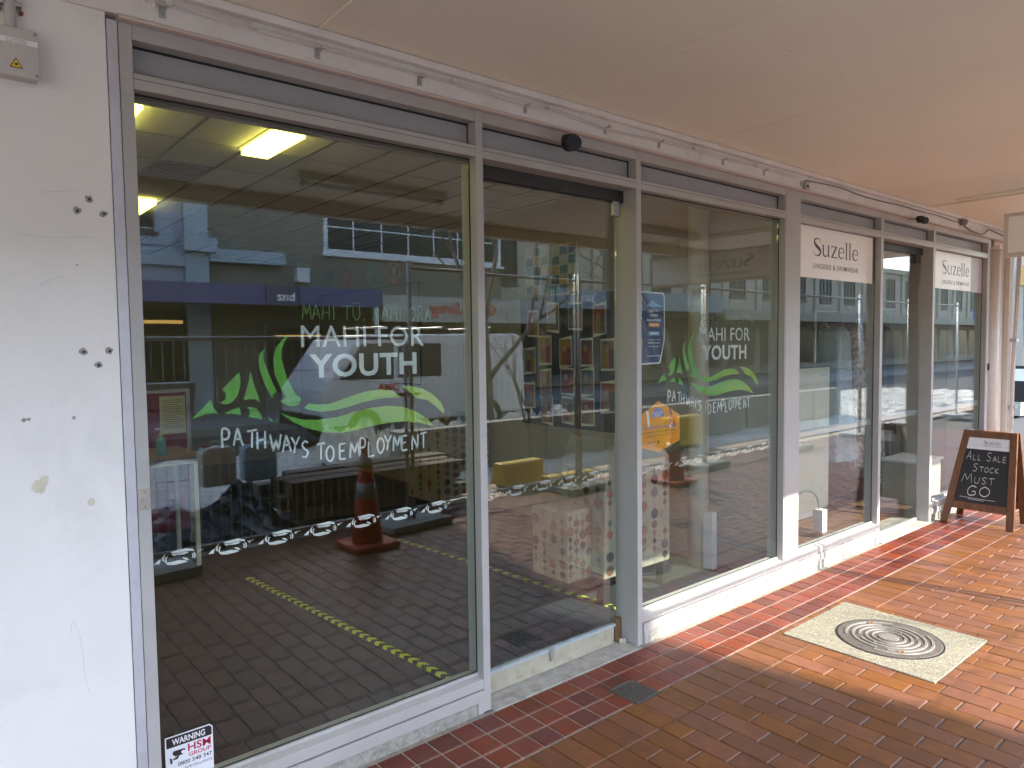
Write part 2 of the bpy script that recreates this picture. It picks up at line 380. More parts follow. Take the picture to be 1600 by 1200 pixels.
# street paving further out and the road works bed (seen in the glass)
m_street = M('plaza paving', (.46,.34,.23), .6, .2, 5, .4, 60, rnd='isl', rndv=.2)
pv = MB()
for i in range(-14, 60):
    for j in range(3):
        x0 = i*.42; y0 = -3.32-j*.22 + 0
        pv.add([(p[0]*3.7+x0, p[1]*.98+y0-.1, p[2]-.006) for p in mbf.v], mbf.f)
struct(B(-12,30,-4.05,-3.31,-.055,-.02).build('plaza_edge', m_bed))
o = pv.build('paving_field', m_street, bpy.data.objects['plaza_edge'], fixn=False); o['kind'] = 'stuff'
m_gravel = M('pale construction gravel', (.68,.64,.55), .95, .25, 9, 1., 40, stain=(.30,.26,.20), sscale=2.2, sfac=.6)
def rough_sheet(x0, x1, y0, y1, nx, ny, z, amp, seed):
    rnd = random.Random(seed); mb = MB()
    for j in range(ny+1):
        for i in range(nx+1):
            e = min(i, nx-i, j, ny-j)
            mb.v.append((x0+(x1-x0)*i/nx, y0+(y1-y0)*j/ny, z+(rnd.uniform(0, amp) if e > 0 else -.02)))
    for j in range(ny):
        for i in range(nx): a = j*(nx+1)+i; mb.f.append((a, a+1, a+nx+2, a+nx+1))
    return mb
struct(rough_sheet(-8, 26, -8.6, -4.04, 130, 26, -.03, .09, 3).build('gravel_bed', m_gravel))
struct(B(-60,120,-16.2,-11.9,-.06,.1).build('far_pavement', M('grey paving', (.30,.28,.26), .85, .2, 3)))

# ================================================================== manhole, drain
mh = thing('manhole', 'round cast iron manhole cover in a pale square concrete slab', 'manhole', (4.06,-.82,0))
B(SLAB[0], SLAB[1], SLAB[2], SLAB[3], -.05, .003).build('slab', m_agg, mh, bevel=.003)
CX, CY = 4.06, -.85
MB().lathe([(.270,-.02),(.270,.0045),(.268,.0050),(.262,.0045)], CX, CY, 48).build('rim', m_dark, mh, smooth=False)
cov = MB().lathe([(.260,-.02),(.260,.0055),(.256,.0075),(.001,.0075)], CX, CY, 48).build('cover', m_iron, mh)
m_ring = M('polished iron ridge', (.21,.195,.17), .55, .2, 60, metal=.2)
def arc_band(mb, r0, r1, a0, a1, z0, z1, n=24):
    vs, fs = [], []
    for k in range(n+1):
        t = a0+(a1-a0)*k/n; c, s_ = math.cos(t), math.sin(t)
        vs += [(CX+r0*c,CY+r0*s_,z0),(CX+r1*c,CY+r1*s_,z0),(CX+(r1-.002)*c,CY+(r1-.002)*s_,z1),(CX+(r0+.002)*c,CY+(r0+.002)*s_,z1)]
    for k in range(n):
        a = 4*k; b = a+4
        for i in range(4): fs.append((a+i, a+(i+1) % 4, b+(i+1) % 4, b+i))
    fs += [(0,1,2,3), (4*n+3,4*n+2,4*n+1,4*n)]
    mb.add(vs, fs)
for r0, r1, spans in [(.075,.088,[(0,6.283)]),(.106,.121,[(-.2,2.9),(3.1,6.0)]),(.139,.155,[(-.9,2.1),(2.35,5.2)]),(.172,.189,[(.6,3.2),(3.5,6.6)]),(.206,.222,[(.3,2.2),(3.2,5.6)])]:
    mb = MB()
    for a0, a1 in spans: arc_band(mb, r0, r1, a0, a1, .0075, .0125)
    mb.build('ridge', m_ring, cov)
MB().lathe([(.052,.0075),(.052,.011),(.048,.0125),(.001,.0125)], CX, CY, 32).build('boss', m_ring, cov)
for a in (math.pi*.28, math.pi*1.22):
    MB().lathe([(.017,.0075),(.017,.0135),(.012,.0145),(.008,.010),(.001,.010)], CX+.2*math.cos(a), CY+.2*math.sin(a), 12).build('bolt', m_rust, cov)
dr = thing('drain_grate', 'small square metal drain grate set among the red tiles', 'drain grate', (2.545,-.315,0))
B(2.462,2.628,-.405,-.228,-.05,-.004).build('tray', m_dark, dr)
fm = MB()
for a in ((2.462,2.628,-.405,-.392),(2.462,2.628,-.241,-.228),(2.462,2.475,-.392,-.241),(2.615,2.628,-.392,-.241)): fm.box(a[0],a[1],a[2],a[3],-.03,.002)
fm.build('frame', m_iron, dr)
for k in range(9): x = 2.4805+k*.0158; B(x, x+.0075, -.392, -.241, -.02, .0005).build('bar', m_iron, dr)
for k in range(7): y = -.377+k*.0205; B(2.475, 2.615, y, y+.006, -.02, -.0012).build('cross_bar', m_iron, dr)

# ================================================================== left wall
lw = B(-9,.484,0,.25,-.05,2.9).build('plaster_wall', m_wall); tag(lw, 'scuffed white plaster wall with bolt holes beside the shopfront', 'wall')
def blob(cx, cz, r, n=11, k=.35, sx=1.): return [(cx+sx*r*(1+random.uniform(-k,k))*math.cos(2*math.pi*i/n), cz+r*(1+random.uniform(-k,k))*math.sin(2*math.pi*i/n)) for i in range(n)]
for x, z in [(.42,2.109),(.387,2.071),(.458,2.069),(.388,1.648),(.457,1.649),(.426,1.607)]:
    c = MB().flat(blob(x, z, .011, k=.3), -.0008).build('chip', m_chip, lw)
    MB().flat(blob(x+.001, z-.001, .0042, k=.15), -.0016).build('hole', m_hole, c)
for x, z, s in [(.229,1.45,.006),(.241,1.453,.005),(.354,1.45,.006),(.121+.26,1.908,.003),(.2,2.30,.003)]:
    MB().flat(blob(x, z, s, k=.5), -.0008).build('chip', m_chip, lw)
for x, z, s in [(.257,1.255,.022),(.272,1.268,.014),(.389,1.185,.013)]: MB().flat(blob(x, z, s, 16, .3, .8), -.0006-.03*s).build('paint_patch', m_patch, lw)
for pts in [[(.32,.79),(.326,.83),(.338,.80),(.348,.74),(.352,.66),(.36,.6)],[(.30,2.115),(.335,2.12),(.39,2.13),(.44,2.12)],[(.24,1.99),(.30,1.985),(.37,1.99),(.43,1.995)],[(.28,1.84),(.31,1.86),(.35,1.875)]]:
    MB().ribbon(cat_rom(pts, 6), .0011, -.0007).build('scuff', m_scuff, lw)

# ================================================================== shopfront frame
sf = thing('shopfront', 'long grey aluminium shopfront frame with mullions, transoms and low sill', 'shopfront', (4.4,0,0))
B(.4865,.516,-.003,.05,0,2.661).build('edge_strip', m_alu2, sf, bevel=.001, label='pale bare metal strip beside the plaster wall')
jb = B(.5185,.557,0,.11,.0,2.663).build('jamb', m_alu, sf, bevel=.0015)
MULL = [(1.891,1.930),(2.948,2.986),(5.902,5.949),(6.965,7.010),(8.372,8.415)]
for a, b in MULL: B(a, b, 0, .11 if a != 2.948 else .16, 0, 2.663).build('mullion', m_alu, sf, bevel=.0015)
B(4.4655,4.651,0,.12,.164,2.663).build('mullion', m_alu, sf, bevel=.0015, label='wide mullion between the two shops')
B(4.452,4.463,.001,.12,.164,2.663).build('mullion_edge', m_alu, sf, bevel=.001)
# M3 door-side cover
bays = [(.557,1.891,'p'),(1.930,2.948,'d'),(2.986,4.452,'p'),(4.651,5.902,'p'),(5.949,6.965,'d'),(7.010,8.372,'p')]
GY = .05
for a, b, k in bays:
    a += .0008; b -= .0008
    B(a, b, .0015, .11, 2.617, 2.6635).build('head_rail', m_alu, sf, bevel=.001)
    B(a, b, .0015, .11, 2.466, 2.5145).build('transom', m_alu, sf, bevel=.0012)
    B(a, b, .0008, .004, 2.497, 2.4985).build('transom_groove', m_dark, sf)
    B(a, b, .058, .075, 2.5145, 2.617).build('transom_panel', m_panel, sf)
    B(a, b, .054, .0585, 2.610, 2.617).build('gasket', m_dark, sf)
    B(b-.004, b, .054, .0585, 2.5145, 2.610).build('gasket', m_dark, sf)
    if k == 'p':
        zt = .152 if a < 1 else .164
        MB().prism([(.001,zt-.044),(.001,zt),(.045,zt+.006),(.11,zt+.006),(.11,zt-.044)], 0, a, b).build('sill', m_alu, sf, bevel=.001)
        B(a, b, .036, .050, zt+.006, zt+.020).build('glazing_bead', m_alu, sf, bevel=.002)
        B(a, b, .046, .0495, zt+.02, zt+.0235).build('gasket', m_dark, sf)
        B(b-.0035, b, .0455, .0495, zt+.024, 2.466).build('gasket', m_dark, sf)
        B(a, b, .0455, .0495, 2.4615, 2.466).build('gasket', m_dark, sf)
        B(a, b, .004, .10, zt-.048, zt-.0445).build('shadow_gap', m_dark, sf)
        x0 = a if a > 1 else a-.04
        x1 = b
        B(a+.004, b-.002, -.006, .06, zt-.098, zt-.049).build('cover_plate', m_alu, sf, bevel=.0012)
        if a < 1: B(b-.034, b-.002, -.005, .05, 0, zt-.099).build('cover_return', m_alu, sf, bevel=.001)
        elif a < 3: B(a+.014, a+.045, -.005, .05, 0, zt-.099).build('cover_return', m_alu, sf, bevel=.001)
        elif a < 5: B(b-.03, b-.002, -.005, .05, 0, zt-.099).build('cover_return', m_alu, sf, bevel=.001)
        B(a+.004, b-.004, .004, .12, -.04, zt-.1).build('plinth', m_plinth, sf)
B(4.4535,4.650,.0012,.11,.116,.163).build('sill', m_alu, sf); B(4.452,4.651,-.0055,.06,.066,.114).build('cover_plate', m_alu, sf, bevel=.001)
B(4.452,4.651,.0045,.12,-.04,.064).build('plinth', m_plinth, sf)
panes = []
for a, b, k in bays:
    if k == 'p':
        zt = .152 if a < 1 else .164
        panes.append(B(a+.001, b-.001, GY, GY+.010, zt+.008, 2.4655).build('glass_pane', GLASS, sf))
# lock keep on the jamb
lk = B(.5225,.5555,-.0025,-.0002,1.139,1.206).build('lock_plate', M('stainless keep', (.50,.43,.37), .35, .1, 40, metal=.6), sf, bevel=.001)
def disc_y(cx, cz, r, y0, y1, n=20):
    mb = MB(); return mb.prism([(cx+r*math.cos(2*math.pi*i/n), cz+r*math.sin(2*math.pi*i/n)) for i in range(n)], 1, y0, y1)
disc_y(.5392,1.172,.0095,-.009,-.0026).build('lock_cylinder', m_steel, lk)
for z in (1.196,1.149): disc_y(.5392,z,.004,-.0034,-.0026,10).build('screw', m_chip, lk)
# sliding glass door of the office and threshold
m_rail = M('cream door rail', (.40,.38,.29), .5, .15, 12, stain=(.14,.12,.09), sscale=14, sfac=.5)
m_strip = M('blue grey brush strip', (.36,.42,.45), .5, .1, 20)
B(1.931,2.947,-.024,.30,-.03,.0045).build('threshold', m_conc, sf)
B(5.950,6.964,-.024,.30,-.03,.0045).build('threshold', m_conc, sf)
dd = thing('sliding_door', 'clear glass sliding door with cream bottom rail leading into the youth office', 'door', (2.44,.12,0))
MB().prism([(.098,.012),(.094,.108),(.112,.108),(.114,.012)], 0, 1.934, 2.86).build('bottom_rail', m_rail, dd)
B(1.934,2.868,.090,.113,.108,.122).build('brush_strip', m_strip, dd)
MB().prism([(2.385,.06),(2.40,.06),(2.408,.118),(2.392,.124),(2.37,.118)], 1, .086, .0935).build('rail_clip', m_steel, dd)
B(1.934,2.90,.100,.110,.123,2.40).build('glass_pane', GLASS, dd)
B(1.934,2.944,.088,.150,2.405,2.465).build('door_track', M('dark track', (.03,.028,.026), .5), dd)
B(2.862,2.905,.082,.0995,2.33,2.404).build('hanger', m_steel, dd)
B(2.895,2.946,.115,.155,.006,.13).build('guide_block', M('old timber block', (.20,.12,.05), .8, .3, 30, stretch=(6,6,.6)), dd)
for i, (x, y) in enumerate([(2.905,.085),(2.922,.075)]):
    tag(MB().lathe([(.007,.005),(.011,.009),(.011,.026),(.006,.031),(.001,.031)], x, y, 12).build('cork_stopper', M('dirty foam', (.55,.47,.40), .9), smooth=True),
        ['small dirty foam plug on the threshold, further from the post', 'small dirty foam plug on the threshold, next to the post'][i], 'plug')
d2 = thing('boutique_door', 'clear glass sliding door of the lingerie boutique between its two windows', 'door', (6.45,.12,0))
B(5.953,6.962,.100,.110,.03,2.40).build('glass_pane', GLASS, d2)
B(5.953,6.962,.088,.150,2.405,2.465).build('door_track', MATS['dark track'], d2)
B(6.80,6.90,.08,.0995,2.33,2.404).build('hanger', m_black, d2)
B(5.953,6.962,.094,.116,.006,.03).build('bottom_rail', m_alu, d2)
# frosted safety bands
m_band = M('grey frosted film', (.36,.38,.40), .5, .04)
for a, b, y, n in [(4.653,5.898,.0615,'at hip height across the boutique window beside the white cabinet'),(5.953,6.962,.1115,'at hip height across the boutique door'),(7.012,8.368,.0615,'at hip height across the end window behind the chalkboard')]:
    tag(B(a, b, y, y+.0006, .972, 1.022).build('safety_band', m_band), 'grey frosted strip '+n, 'window film')

# ================================================================== beam, awning
bm_ = thing('fascia_beam', 'painted white beam with pinkish trim running above the shop windows', 'beam', (4,0,2.66))
B(-9,9.7,-.012,.2,2.679,2.90).build('beam', m_beam, bm_)
MB().prism([(-.026,2.6645),(-.026,2.672),(-.020,2.6785),(.05,2.6785),(.05,2.6645)], 0, .518, 9.0).build('bottom_trim', m_trim, bm_)
B(-9,9.7,-.045,-.0125,2.768,2.797).build('top_trim', m_beam, bm_, bevel=.003)
mb = MB()      # lump of old plaster on the beam
for i in range(26): x = .60+random.uniform(-.022,.024); z = 2.742+random.uniform(-.02,.02); mb.lathe([(.001,0),(.006,.001),(.007,.004),(.003,.007),(.001,.0075)], 0, 0, 6); mb.v[-30:] = [(x+v[0]*1.3, -.012-v[2], z+v[1]*1.3) for v in mb.v[-30:]]
mb.build('plaster_lump', m_beam, bm_)
aw = thing('awning', 'deep street awning with cream soffit boards and white edge beam', 'awning', (4,-1.4,2.8))
SX = [1.168+1.172*k for k in range(-8, 9)]
for k in range(len(SX)-1):
    B(SX[k]+.0015, SX[k+1]-.0015, -2.70, -.02, 2.80, 2.815).build('soffit_board', m_soff, aw, bevel=.002)
B(SX[0], SX[-1], -2.72, .2, 2.823, 3.0).build('roof_deck', m_beam, aw)
for k in range(1, len(SX)-1):
    if abs(SX[k]-1.168) < .01: B(SX[k]-.012, SX[k]+.012, -2.70, -.045, 2.793, 2.799).build('joint_cover', m_soff, aw)
    for dx in (.05, -.05):
        for q in range(4):
            disc = MB().lathe([(.006,.0002),(.005,-.0004),(.001,-.0005)], 0, 0, 9)
            disc.v = [(v[0]+SX[k]+dx*(7.3 if q % 2 else 1.2)+random.uniform(-.02,.02), v[1]-.18-q*.27, 2.80+v[2]) for v in disc.v]
            disc.build('screw_head', M('filled screw', (.80,.76,.64), .6), aw)
B(SX[0], SX[-1], -2.83, -2.722, 2.695, 3.06).build('edge_beam', m_beam, aw, bevel=.006)
B(SX[0], SX[-1], -2.90, -2.832, 2.98, 3.10).build('gutter', m_alu, aw)
B(6.58,6.62,-2.7,-.30,2.782,2.7985).build('soffit_batten', m_soff, aw); B(6.75,6.775,-2.7,-.05,2.785,2.7985).build('soffit_batten', m_soff, aw)
ub = B(-9,9.6,.02,.35,2.905,7.5).build('sky_blocking_wall', m_wall); tag(ub, 'plain wall out of view above the awning, added to block sky and sun', 'wall')  # never in view; added to keep sky and sun out from above
# tube lights on the soffit (seen in the glass)
m_batten = M('white batten light', (.62,.60,.55), .4)
for i, (a, b, y, l) in enumerate([(1.95,3.12,-1.92,'long fluorescent batten light under the awning before the office'),(5.3,6.35,-1.95,'long fluorescent batten light under the awning before the boutique')]):
    t = thing('batten_light', l, 'light', ((a+b)/2,y,2.8), 'batten lights under the awning')
    B(a, b, y-.05, y+.05, 2.755, 2.7995).build('housing', m_batten, t, bevel=.006)
    MB().tube([(a+.03,y,2.735),(b-.03,y,2.735)], .014, 10).build('tube', M('unlit fluorescent tube', (.8,.8,.78), .3), t, smooth=True)
    for x in (a+.02, b-.05): B(x, x+.03, y-.018, y+.018, 2.715, 2.7548).build('lamp_holder', m_batten, t)

# cables, clips, cameras
cab = [(-.5,2.755),(.3,2.757),(.6,2.752),(.9,2.748),(1.17,2.747),(1.45,2.742),(1.62,2.744),(1.8,2.747),(2.17,2.742),(2.3,2.752),(2.55,2.735),(2.7,2.724),(2.9,2.729),(3.12,2.741),(3.4,2.749),(3.7,2.741),(4.0,2.747),(4.16,2.744),(4.55,2.75)]
cbl = thing('cable_run', 'pair of thin white cables clipped along the top of the beam', 'cable', (2.2,-.03,2.75))
MB().tube(cat_rom([(x,-.030,z) for x, z in cab], 5), .003, 6).build('cable', m_cable, cbl, smooth=True)
MB().tube(cat_rom([(x,-.0225,z-.010+.004*math.sin(x*5)) for x, z in cab], 5), .003, 6).build('cable', m_cable, cbl, smooth=True)
for x in (.66,.93,1.76,2.30,3.42,4.05): B(x-.010, x+.010, -.037, -.0127, 2.738, 2.757).build('saddle', m_cable, cbl, bevel=.003)
c2 = [(4.66,2.735),(4.9,2.748),(5.2,2.752),(5.5,2.737),(5.9,2.738),(6.2,2.745),(6.6,2.74),(7.0,2.746),(7.3,2.735),(7.55,2.74)]
tag(MB().tube(cat_rom([(x,-.022,z) for x, z in c2], 5), .0045, 6).build('beam_cable', m_cabled, smooth=True), 'single sagging grey cable along the beam above the boutique', 'cable')
tag(MB().tube(cat_rom([(7.55,-.03,2.735),(7.62,-.04,2.70),(7.8,-.05,2.672),(8.05,-.05,2.675),(8.25,-.04,2.735),(8.5,-.035,2.73),(8.9,-.04,2.70)], 6), .008, 7).build('hanging_cable', m_cabled, smooth=True),
    'thick grey cable hanging in a loop near the end column', 'cable')
tag(MB().lathe([(.001,-.03),(.03,-.028),(.036,-.01),(.036,.01),(.025,.02),(.001,.02)], 0, 0, 12).build('cable_gland', m_cabled, smooth=True), 'round grey cable gland where the loose loop leaves the beam', 'gland').location = (7.55,-.04,2.745)
for i, (x, n) in enumerate([(.644,'nearest the white plaster wall'),(1.166,'above the office window, second from the wall'),(1.603,'above the office window next to the first mullion'),(2.165,'above the glass door near the camera dome'),(2.695,'between the camera dome and the second mullion'),(3.118,'over the orange sticker bay, first of two'),(3.713,'over the orange sticker bay, second of two'),(4.161,'just before the wide mullion')]):
    t = thing('pipe_clip', 'small steel clip screwed to the beam '+n, 'clip', (x,-.012,2.72), 'empty pipe clips along the beam')
    B(x-.010, x+.010, -.0155, -.0122, 2.700, 2.728).build('plate', m_steel, t)
    B(x-.010, x+.010, -.036, -.0157, 2.728, 2.7315).build('arm', m_steel, t)
    B(x+.006, x+.018, -.046, -.030, 2.7317, 2.742).build('hook', m_cable, t)
    disc_y(x, 2.712, .0042, -.0175, -.0157, 8).build('screw', m_chip, t)
t = thing('cable_bracket', 'grey metal bracket box on the beam above the wide mullion', 'bracket', (4.67,-.012,2.70))
B(4.645,4.70,-.034,-.0122,2.672,2.728).build('body', m_steel, t, bevel=.003); B(4.66,4.685,-.0365,-.0342,2.69,2.705).build('slot', m_dark, t); B(4.615,4.63,-.03,-.0122,2.70,2.725).build('clip', m_steel, t)
def camera_dome(x, z, lab, s=1.):
    t = thing('security_camera', lab, 'security camera', (x,-.05,z))
    mb = MB().lathe([(.034*s,.034),(.036*s,.025),(.036*s,.0125)], x, -.06, 18); mb.v = [(p, q, c+z) for p, q, c in mb.v]; mb.build('mount', m_black, t)
    mb = MB(); n = 18
    prof = [(.036*s,0),(.040*s,-.014*s),(.041*s,-.035*s),(.036*s,-.055*s),(.022*s,-.068*s),(.001,-.071*s)]
    mb.lathe(prof, x, -.06, n); mb.v = [(a, b, c+z+.012) for a, b, c in mb.v]; mb.build('dome', m_black, t, smooth=True)
    MB().lathe([(.012*s,0),(.013*s,.008*s),(.001,.010*s)], 0, 0, 12).build('lens', M('lens glass', (.03,.03,.035), .08), t, local=True)
    l = t.children[-1]; l.location = (-.015*s, -.045*s, -.022*s); l.rotation_euler = (R(100), 0, R(-25))
    B(x+.012*s, x+.03*s, -.106*s, -.098*s, z-.002, z+.006).build('logo_plate', m_cable, t)
    return t
camera_dome(2.40, 2.617, 'black dome camera fixed to the trim above the office door')
camera_dome(6.50, 2.672, 'small black camera fixed to the beam above the boutique door', .8)
tag(MB().tube([(6.47,-.05,2.665),(6.40,-.03,2.652),(6.33,-.029,2.648)], .004, 6).build('camera_lead', m_black), 'short black lead beside the boutique camera', 'cable')
# junction box with flexible conduit on the plaster wall
t = thing('junction_box', 'grey plastic junction box with yellow triangle on the plaster wall', 'junction box', (.255,0,2.48))
B(.19,.301,-.045,0,2.421,2.549).build('box_body', m_box, t, bevel=.004)
B(.187,.304,-.055,-.0455,2.418,2.552).build('lid', m_box, t, bevel=.003)
for x, z in [(.197,2.542),(.295,2.543),(.197,2.428),(.295,2.429)]: disc_y(x, z, .0042, -.0565, -.0552, 10).build('screw', m_chip, t)
B(.205,.301,-.0562,-.0553,2.508,2.522).build('name_strip', m_white, t)
tx = text_mb('BT COMPONENT', .228, 2.516, .048, .0038, -.0566).build('lettering', m_ink, t); text_mb('BOX  TCF 7330M', .228, 2.5098, .046, .0038, -.0566).build('lettering', m_ink, t)
tri = MB().flat([(.232,2.441),(.264,2.441),(.248,2.469)], -.0562).build('warning_triangle', m_ink, t)
MB().flat([(.2355,2.4432),(.2605,2.4432),(.248,2.4652)], -.0568).build('triangle_fill', m_yel, tri)
MB().flat(blob(.248,2.4505,.004,10,.3), -.0574).build('symbol', m_ink, tri)
cn = thing('flexible_conduit', 'ribbed grey flexible conduit entering the junction box from above', 'conduit', (.24,-.02,2.56))
prof = []
for k in range(26): z = 2.553+k*.0035; prof += [(.0125,z),(.0145,z+.0012),(.0125,z+.0024)]
MB().lathe(prof, .243, -.022, 14).build('ribbed_hose', m_box, cn, smooth=True)
MB().lathe([(.0135,2.644),(.0135,2.85)], .243, -.022, 14).build('pipe', m_steel, cn, smooth=True)
B(.215,.272,-.03,-.0005,2.622,2.634).build('clamp', m_steel, cn, bevel=.003)
for x in (.218,.270): disc_y(x, 2.612, .006, -.012, -.0005, 10).build('bolt', m_rust, cn)
# blade sign over the boutique door
bs = thing('hanging_sign', 'long cream box sign hanging across the footpath under the awning', 'sign', (6.5,-1.67,2.28))
B(6.455,6.545,-2.64,-.70,2.30,2.585).build('box', m_cream, bs)
for a in ((-2.665,-.675,2.28,2.305),(-2.665,-.675,2.58,2.605)): B(6.44,6.56,a[0],a[1],a[2],a[3]).build('frame_bar', m_pier, bs, bevel=.002)
for y in (-2.665,-.703): B(6.441,6.559,y,y+.028,2.3055,2.5795).build('frame_bar', m_pier, bs, bevel=.002)
for y in (-2.3,-1.05): MB().tube([(6.5,y,2.606),(6.5,y,2.80)], .01, 8).build('rod', m_steel, bs)
to_side(roman('Suzelle', 0, 2.415, .72, .082, 0), 6.4535, -1.35).build('lettering', m_suz, bs)
text_mb('LINGERIE & SWIMWEAR', -1.36, 2.345, .70, .032, 6.4535, .01, 'y').build('lettering', m_suz, bs)

# ================================================================== end column, pipe, pier
t = thing('downpipe', 'round cream painted column pipe at the end of the boutique', 'pipe', (8.56,-.02,0))
MB().lathe([(.085,0),(.085,2.56)], 8.56, .03, 24).build('pipe', m_pier, t, smooth=True)
B(8.46,8.66,-.075,.10,2.561,2.60).build('collar', m_pier, t, bevel=.006)
B(8.4165,8.462,.002,.10,0,2.66).build('end_stop', m_alu2, sf, bevel=.002, label='thin pale end stop with black latch')
B(8.44,8.452,-.012,.0015,1.33,1.40).build('latch', m_black, sf)
pr = B(8.66,9.12,.03,.45,-.05,2.9).build('end_pier', m_pier, bevel=.006); tag(pr, 'cream painted masonry pier closing the row of shop windows', 'pier')
B(9.00,9.14,-.02,.0295,0,2.64).build('pilaster', m_pier, pr, bevel=.004)
t = thing('slanting_pipe', 'thin cream pipe slanting down the face of the end pier', 'pipe', (9.1,-.03,0))
MB().tube([(9.16,-.06,2.66),(9.13,-.06,2.1),(9.06,-.05,1.25),(9.05,-.05,0)], .022, 10).build('pipe', m_pier, t, smooth=True)
for z in (1.62,.9): B(9.045,9.12,-.085,-.021,z,z+.03).build('saddle', m_steel, t)

# ================================================================== window graphics
PYIN = .0612          # just inside the glass
def grad_mat():
    mt = bpy.data.materials.new('green film'); mt.use_nodes = True; t = mt.node_tree; N = t.nodes; L = t.links; b = N['Principled BSDF']; b.inputs['Roughness'].default_value = .5
    tc = N.new('ShaderNodeTexCoord'); sx = N.new('ShaderNodeSeparateXYZ'); L.new(tc.outputs['Generated'], sx.inputs[0])
    rp = N.new('ShaderNodeValToRGB'); rp.color_ramp.elements[0].color = (.12,.40,.035,1); rp.color_ramp.elements[1].color = (.36,.50,.02,1)
    rp.color_ramp.elements[0].position = .35; L.new(sx.outputs[0], rp.inputs[0]); L.new(rp.outputs[0], b.inputs['Base Color']); return mt
m_green = grad_mat(); m_green2 = M('dark green lettering', (.09,.20,.03), .5, .03)
m_let = M('pale window lettering', (.66,.72,.72), .5, .02)
EMB = [[(1.062,1.703),(1.033,1.684),(1.007,1.650),(0.997,1.608),(1.000,1.558),(1.018,1.508),(1.036,1.476),(1.035,1.464),(1.015,1.456),(1.041,1.439),(1.067,1.431),(1.086,1.439),(1.100,1.459),(1.078,1.480),(1.056,1.519),(1.039,1.563),(1.027,1.613),(1.032,1.656),(1.049,1.684)],
[(0.969,1.654),(0.947,1.630),(0.942,1.609),(0.945,1.573),(0.962,1.523),(0.979,1.486),(0.988,1.466),(0.992,1.482),(1.008,1.490),(0.993,1.522),(0.973,1.572),(0.962,1.602),(0.961,1.627)],
[(0.912,1.571),(0.905,1.532),(0.885,1.467),(0.909,1.470),(0.927,1.467),(0.945,1.454),(0.925,1.513)],
[(0.872,1.566),(0.811,1.509),(0.824,1.494),(0.821,1.473),(0.803,1.461),(0.826,1.455),(0.846,1.463),(0.865,1.486),(0.876,1.521),(0.876,1.545)],
[(0.774,1.476),(0.707,1.412),(0.749,1.426),(0.794,1.427),(0.780,1.450)],
[(0.868,1.445),(0.817,1.424),(0.851,1.420),(0.875,1.415)],
[(0.896,1.441),(0.907,1.429),(0.904,1.408),(0.899,1.406),(0.928,1.400),(0.950,1.393),(0.943,1.415),(0.929,1.434),(0.911,1.441)],
[(0.972,1.401),(0.976,1.388),(0.994,1.380)],
[(1.109,1.425),(1.130,1.441),(1.160,1.434),(1.208,1.433),(1.257,1.445),(1.315,1.461),(1.375,1.475),(1.435,1.478),(1.490,1.471),(1.529,1.442),(1.465,1.442),(1.404,1.439),(1.344,1.429),(1.285,1.415),(1.228,1.407),(1.172,1.406),(1.132,1.415)],
[(1.532,1.487),(1.578,1.485),(1.636,1.472),(1.690,1.444),(1.729,1.409),(1.745,1.372),(1.741,1.357),(1.706,1.389),(1.660,1.421),(1.602,1.435),(1.570,1.465)],
[(1.014,1.416),(1.053,1.397),(1.104,1.381),(1.165,1.375),(1.241,1.380),(1.313,1.395),(1.388,1.406),(1.465,1.410),(1.536,1.401),(1.600,1.378),(1.658,1.342),(1.696,1.306),(1.624,1.326),(1.542,1.340),(1.463,1.339),(1.386,1.332),(1.311,1.321),(1.254,1.317),(1.184,1.326),(1.117,1.348),(1.065,1.374)]]
PATH = [('P',0.819,1.340),('A',0.861,1.340),('T',0.910,1.329),('H',0.943,1.320),('W',0.992,1.306),('A',1.037,1.301),('Y',1.072,1.289),('S',1.108,1.269),('T',1.171,1.256),('O',1.208,1.242),('E',1.262,1.246),('M',1.309,1.248),('P',1.350,1.256),('L',1.387,1.243),('O',1.429,1.253),('Y',1.465,1.260),('M',1.504,1.256),('E',1.542,1.252),('N',1.593,1.251),('T',1.635,1.254)]
def window_graphic(dx, dz, label, parentlab):
    t = thing('window_graphic', label, 'window sign', (1.2+dx,PYIN,1.3+dz), 'youth office window graphics')
    sh = lambda p: [(x+dx, z+dz) for x, z in p]
    mb = MB()
    for p in EMB: 
        q = sh(p)
        mb.flat(q, PYIN)
    mb.build('emblem', m_green, t)
    text_mb('MAHI FOR', 1.105+dx, 1.652+dz, .541, .083, PYIN, .004, spacing=1.05).build('lettering', m_let, t)
    text_mb('YOUTH', 1.135+dx, 1.535+dz, .474, .092, PYIN, .028, spacing=1.06).build('lettering', m_let, t)
    mb = MB(); 
    for c, x, z in PATH: pen(mb, c, x+dx-.016, z+dz-.033, .034 if c not in 'MW' else .040, .062, .0072, PYIN)
    mb.build('handwriting', m_let, t)
    mb = MB(); x = 1.112
    for c in 'MAHI TU, MAHI ORA':
        if c != ' ':
            pen(mb, c, x+dx, 1.757+dz, .034 if c != 'I' else .014, .056, .0052, PYIN); x += .040 if c not in 'I,' else .022
            if c == 'U': mb.ribbon([(x-.04+dx,1.822+dz),(x-.01+dx,1.823+dz)], .005, PYIN)
        else: x += .026
    mb.build('handwriting', m_green2, t, label='dark green handwritten line above the name')
    return t
window_graphic(0, 0, 'white and green youth employment lettering on the big front window', '')
window_graphic(2.483, .008, 'white and green youth employment lettering on the window with the orange sticker', '')
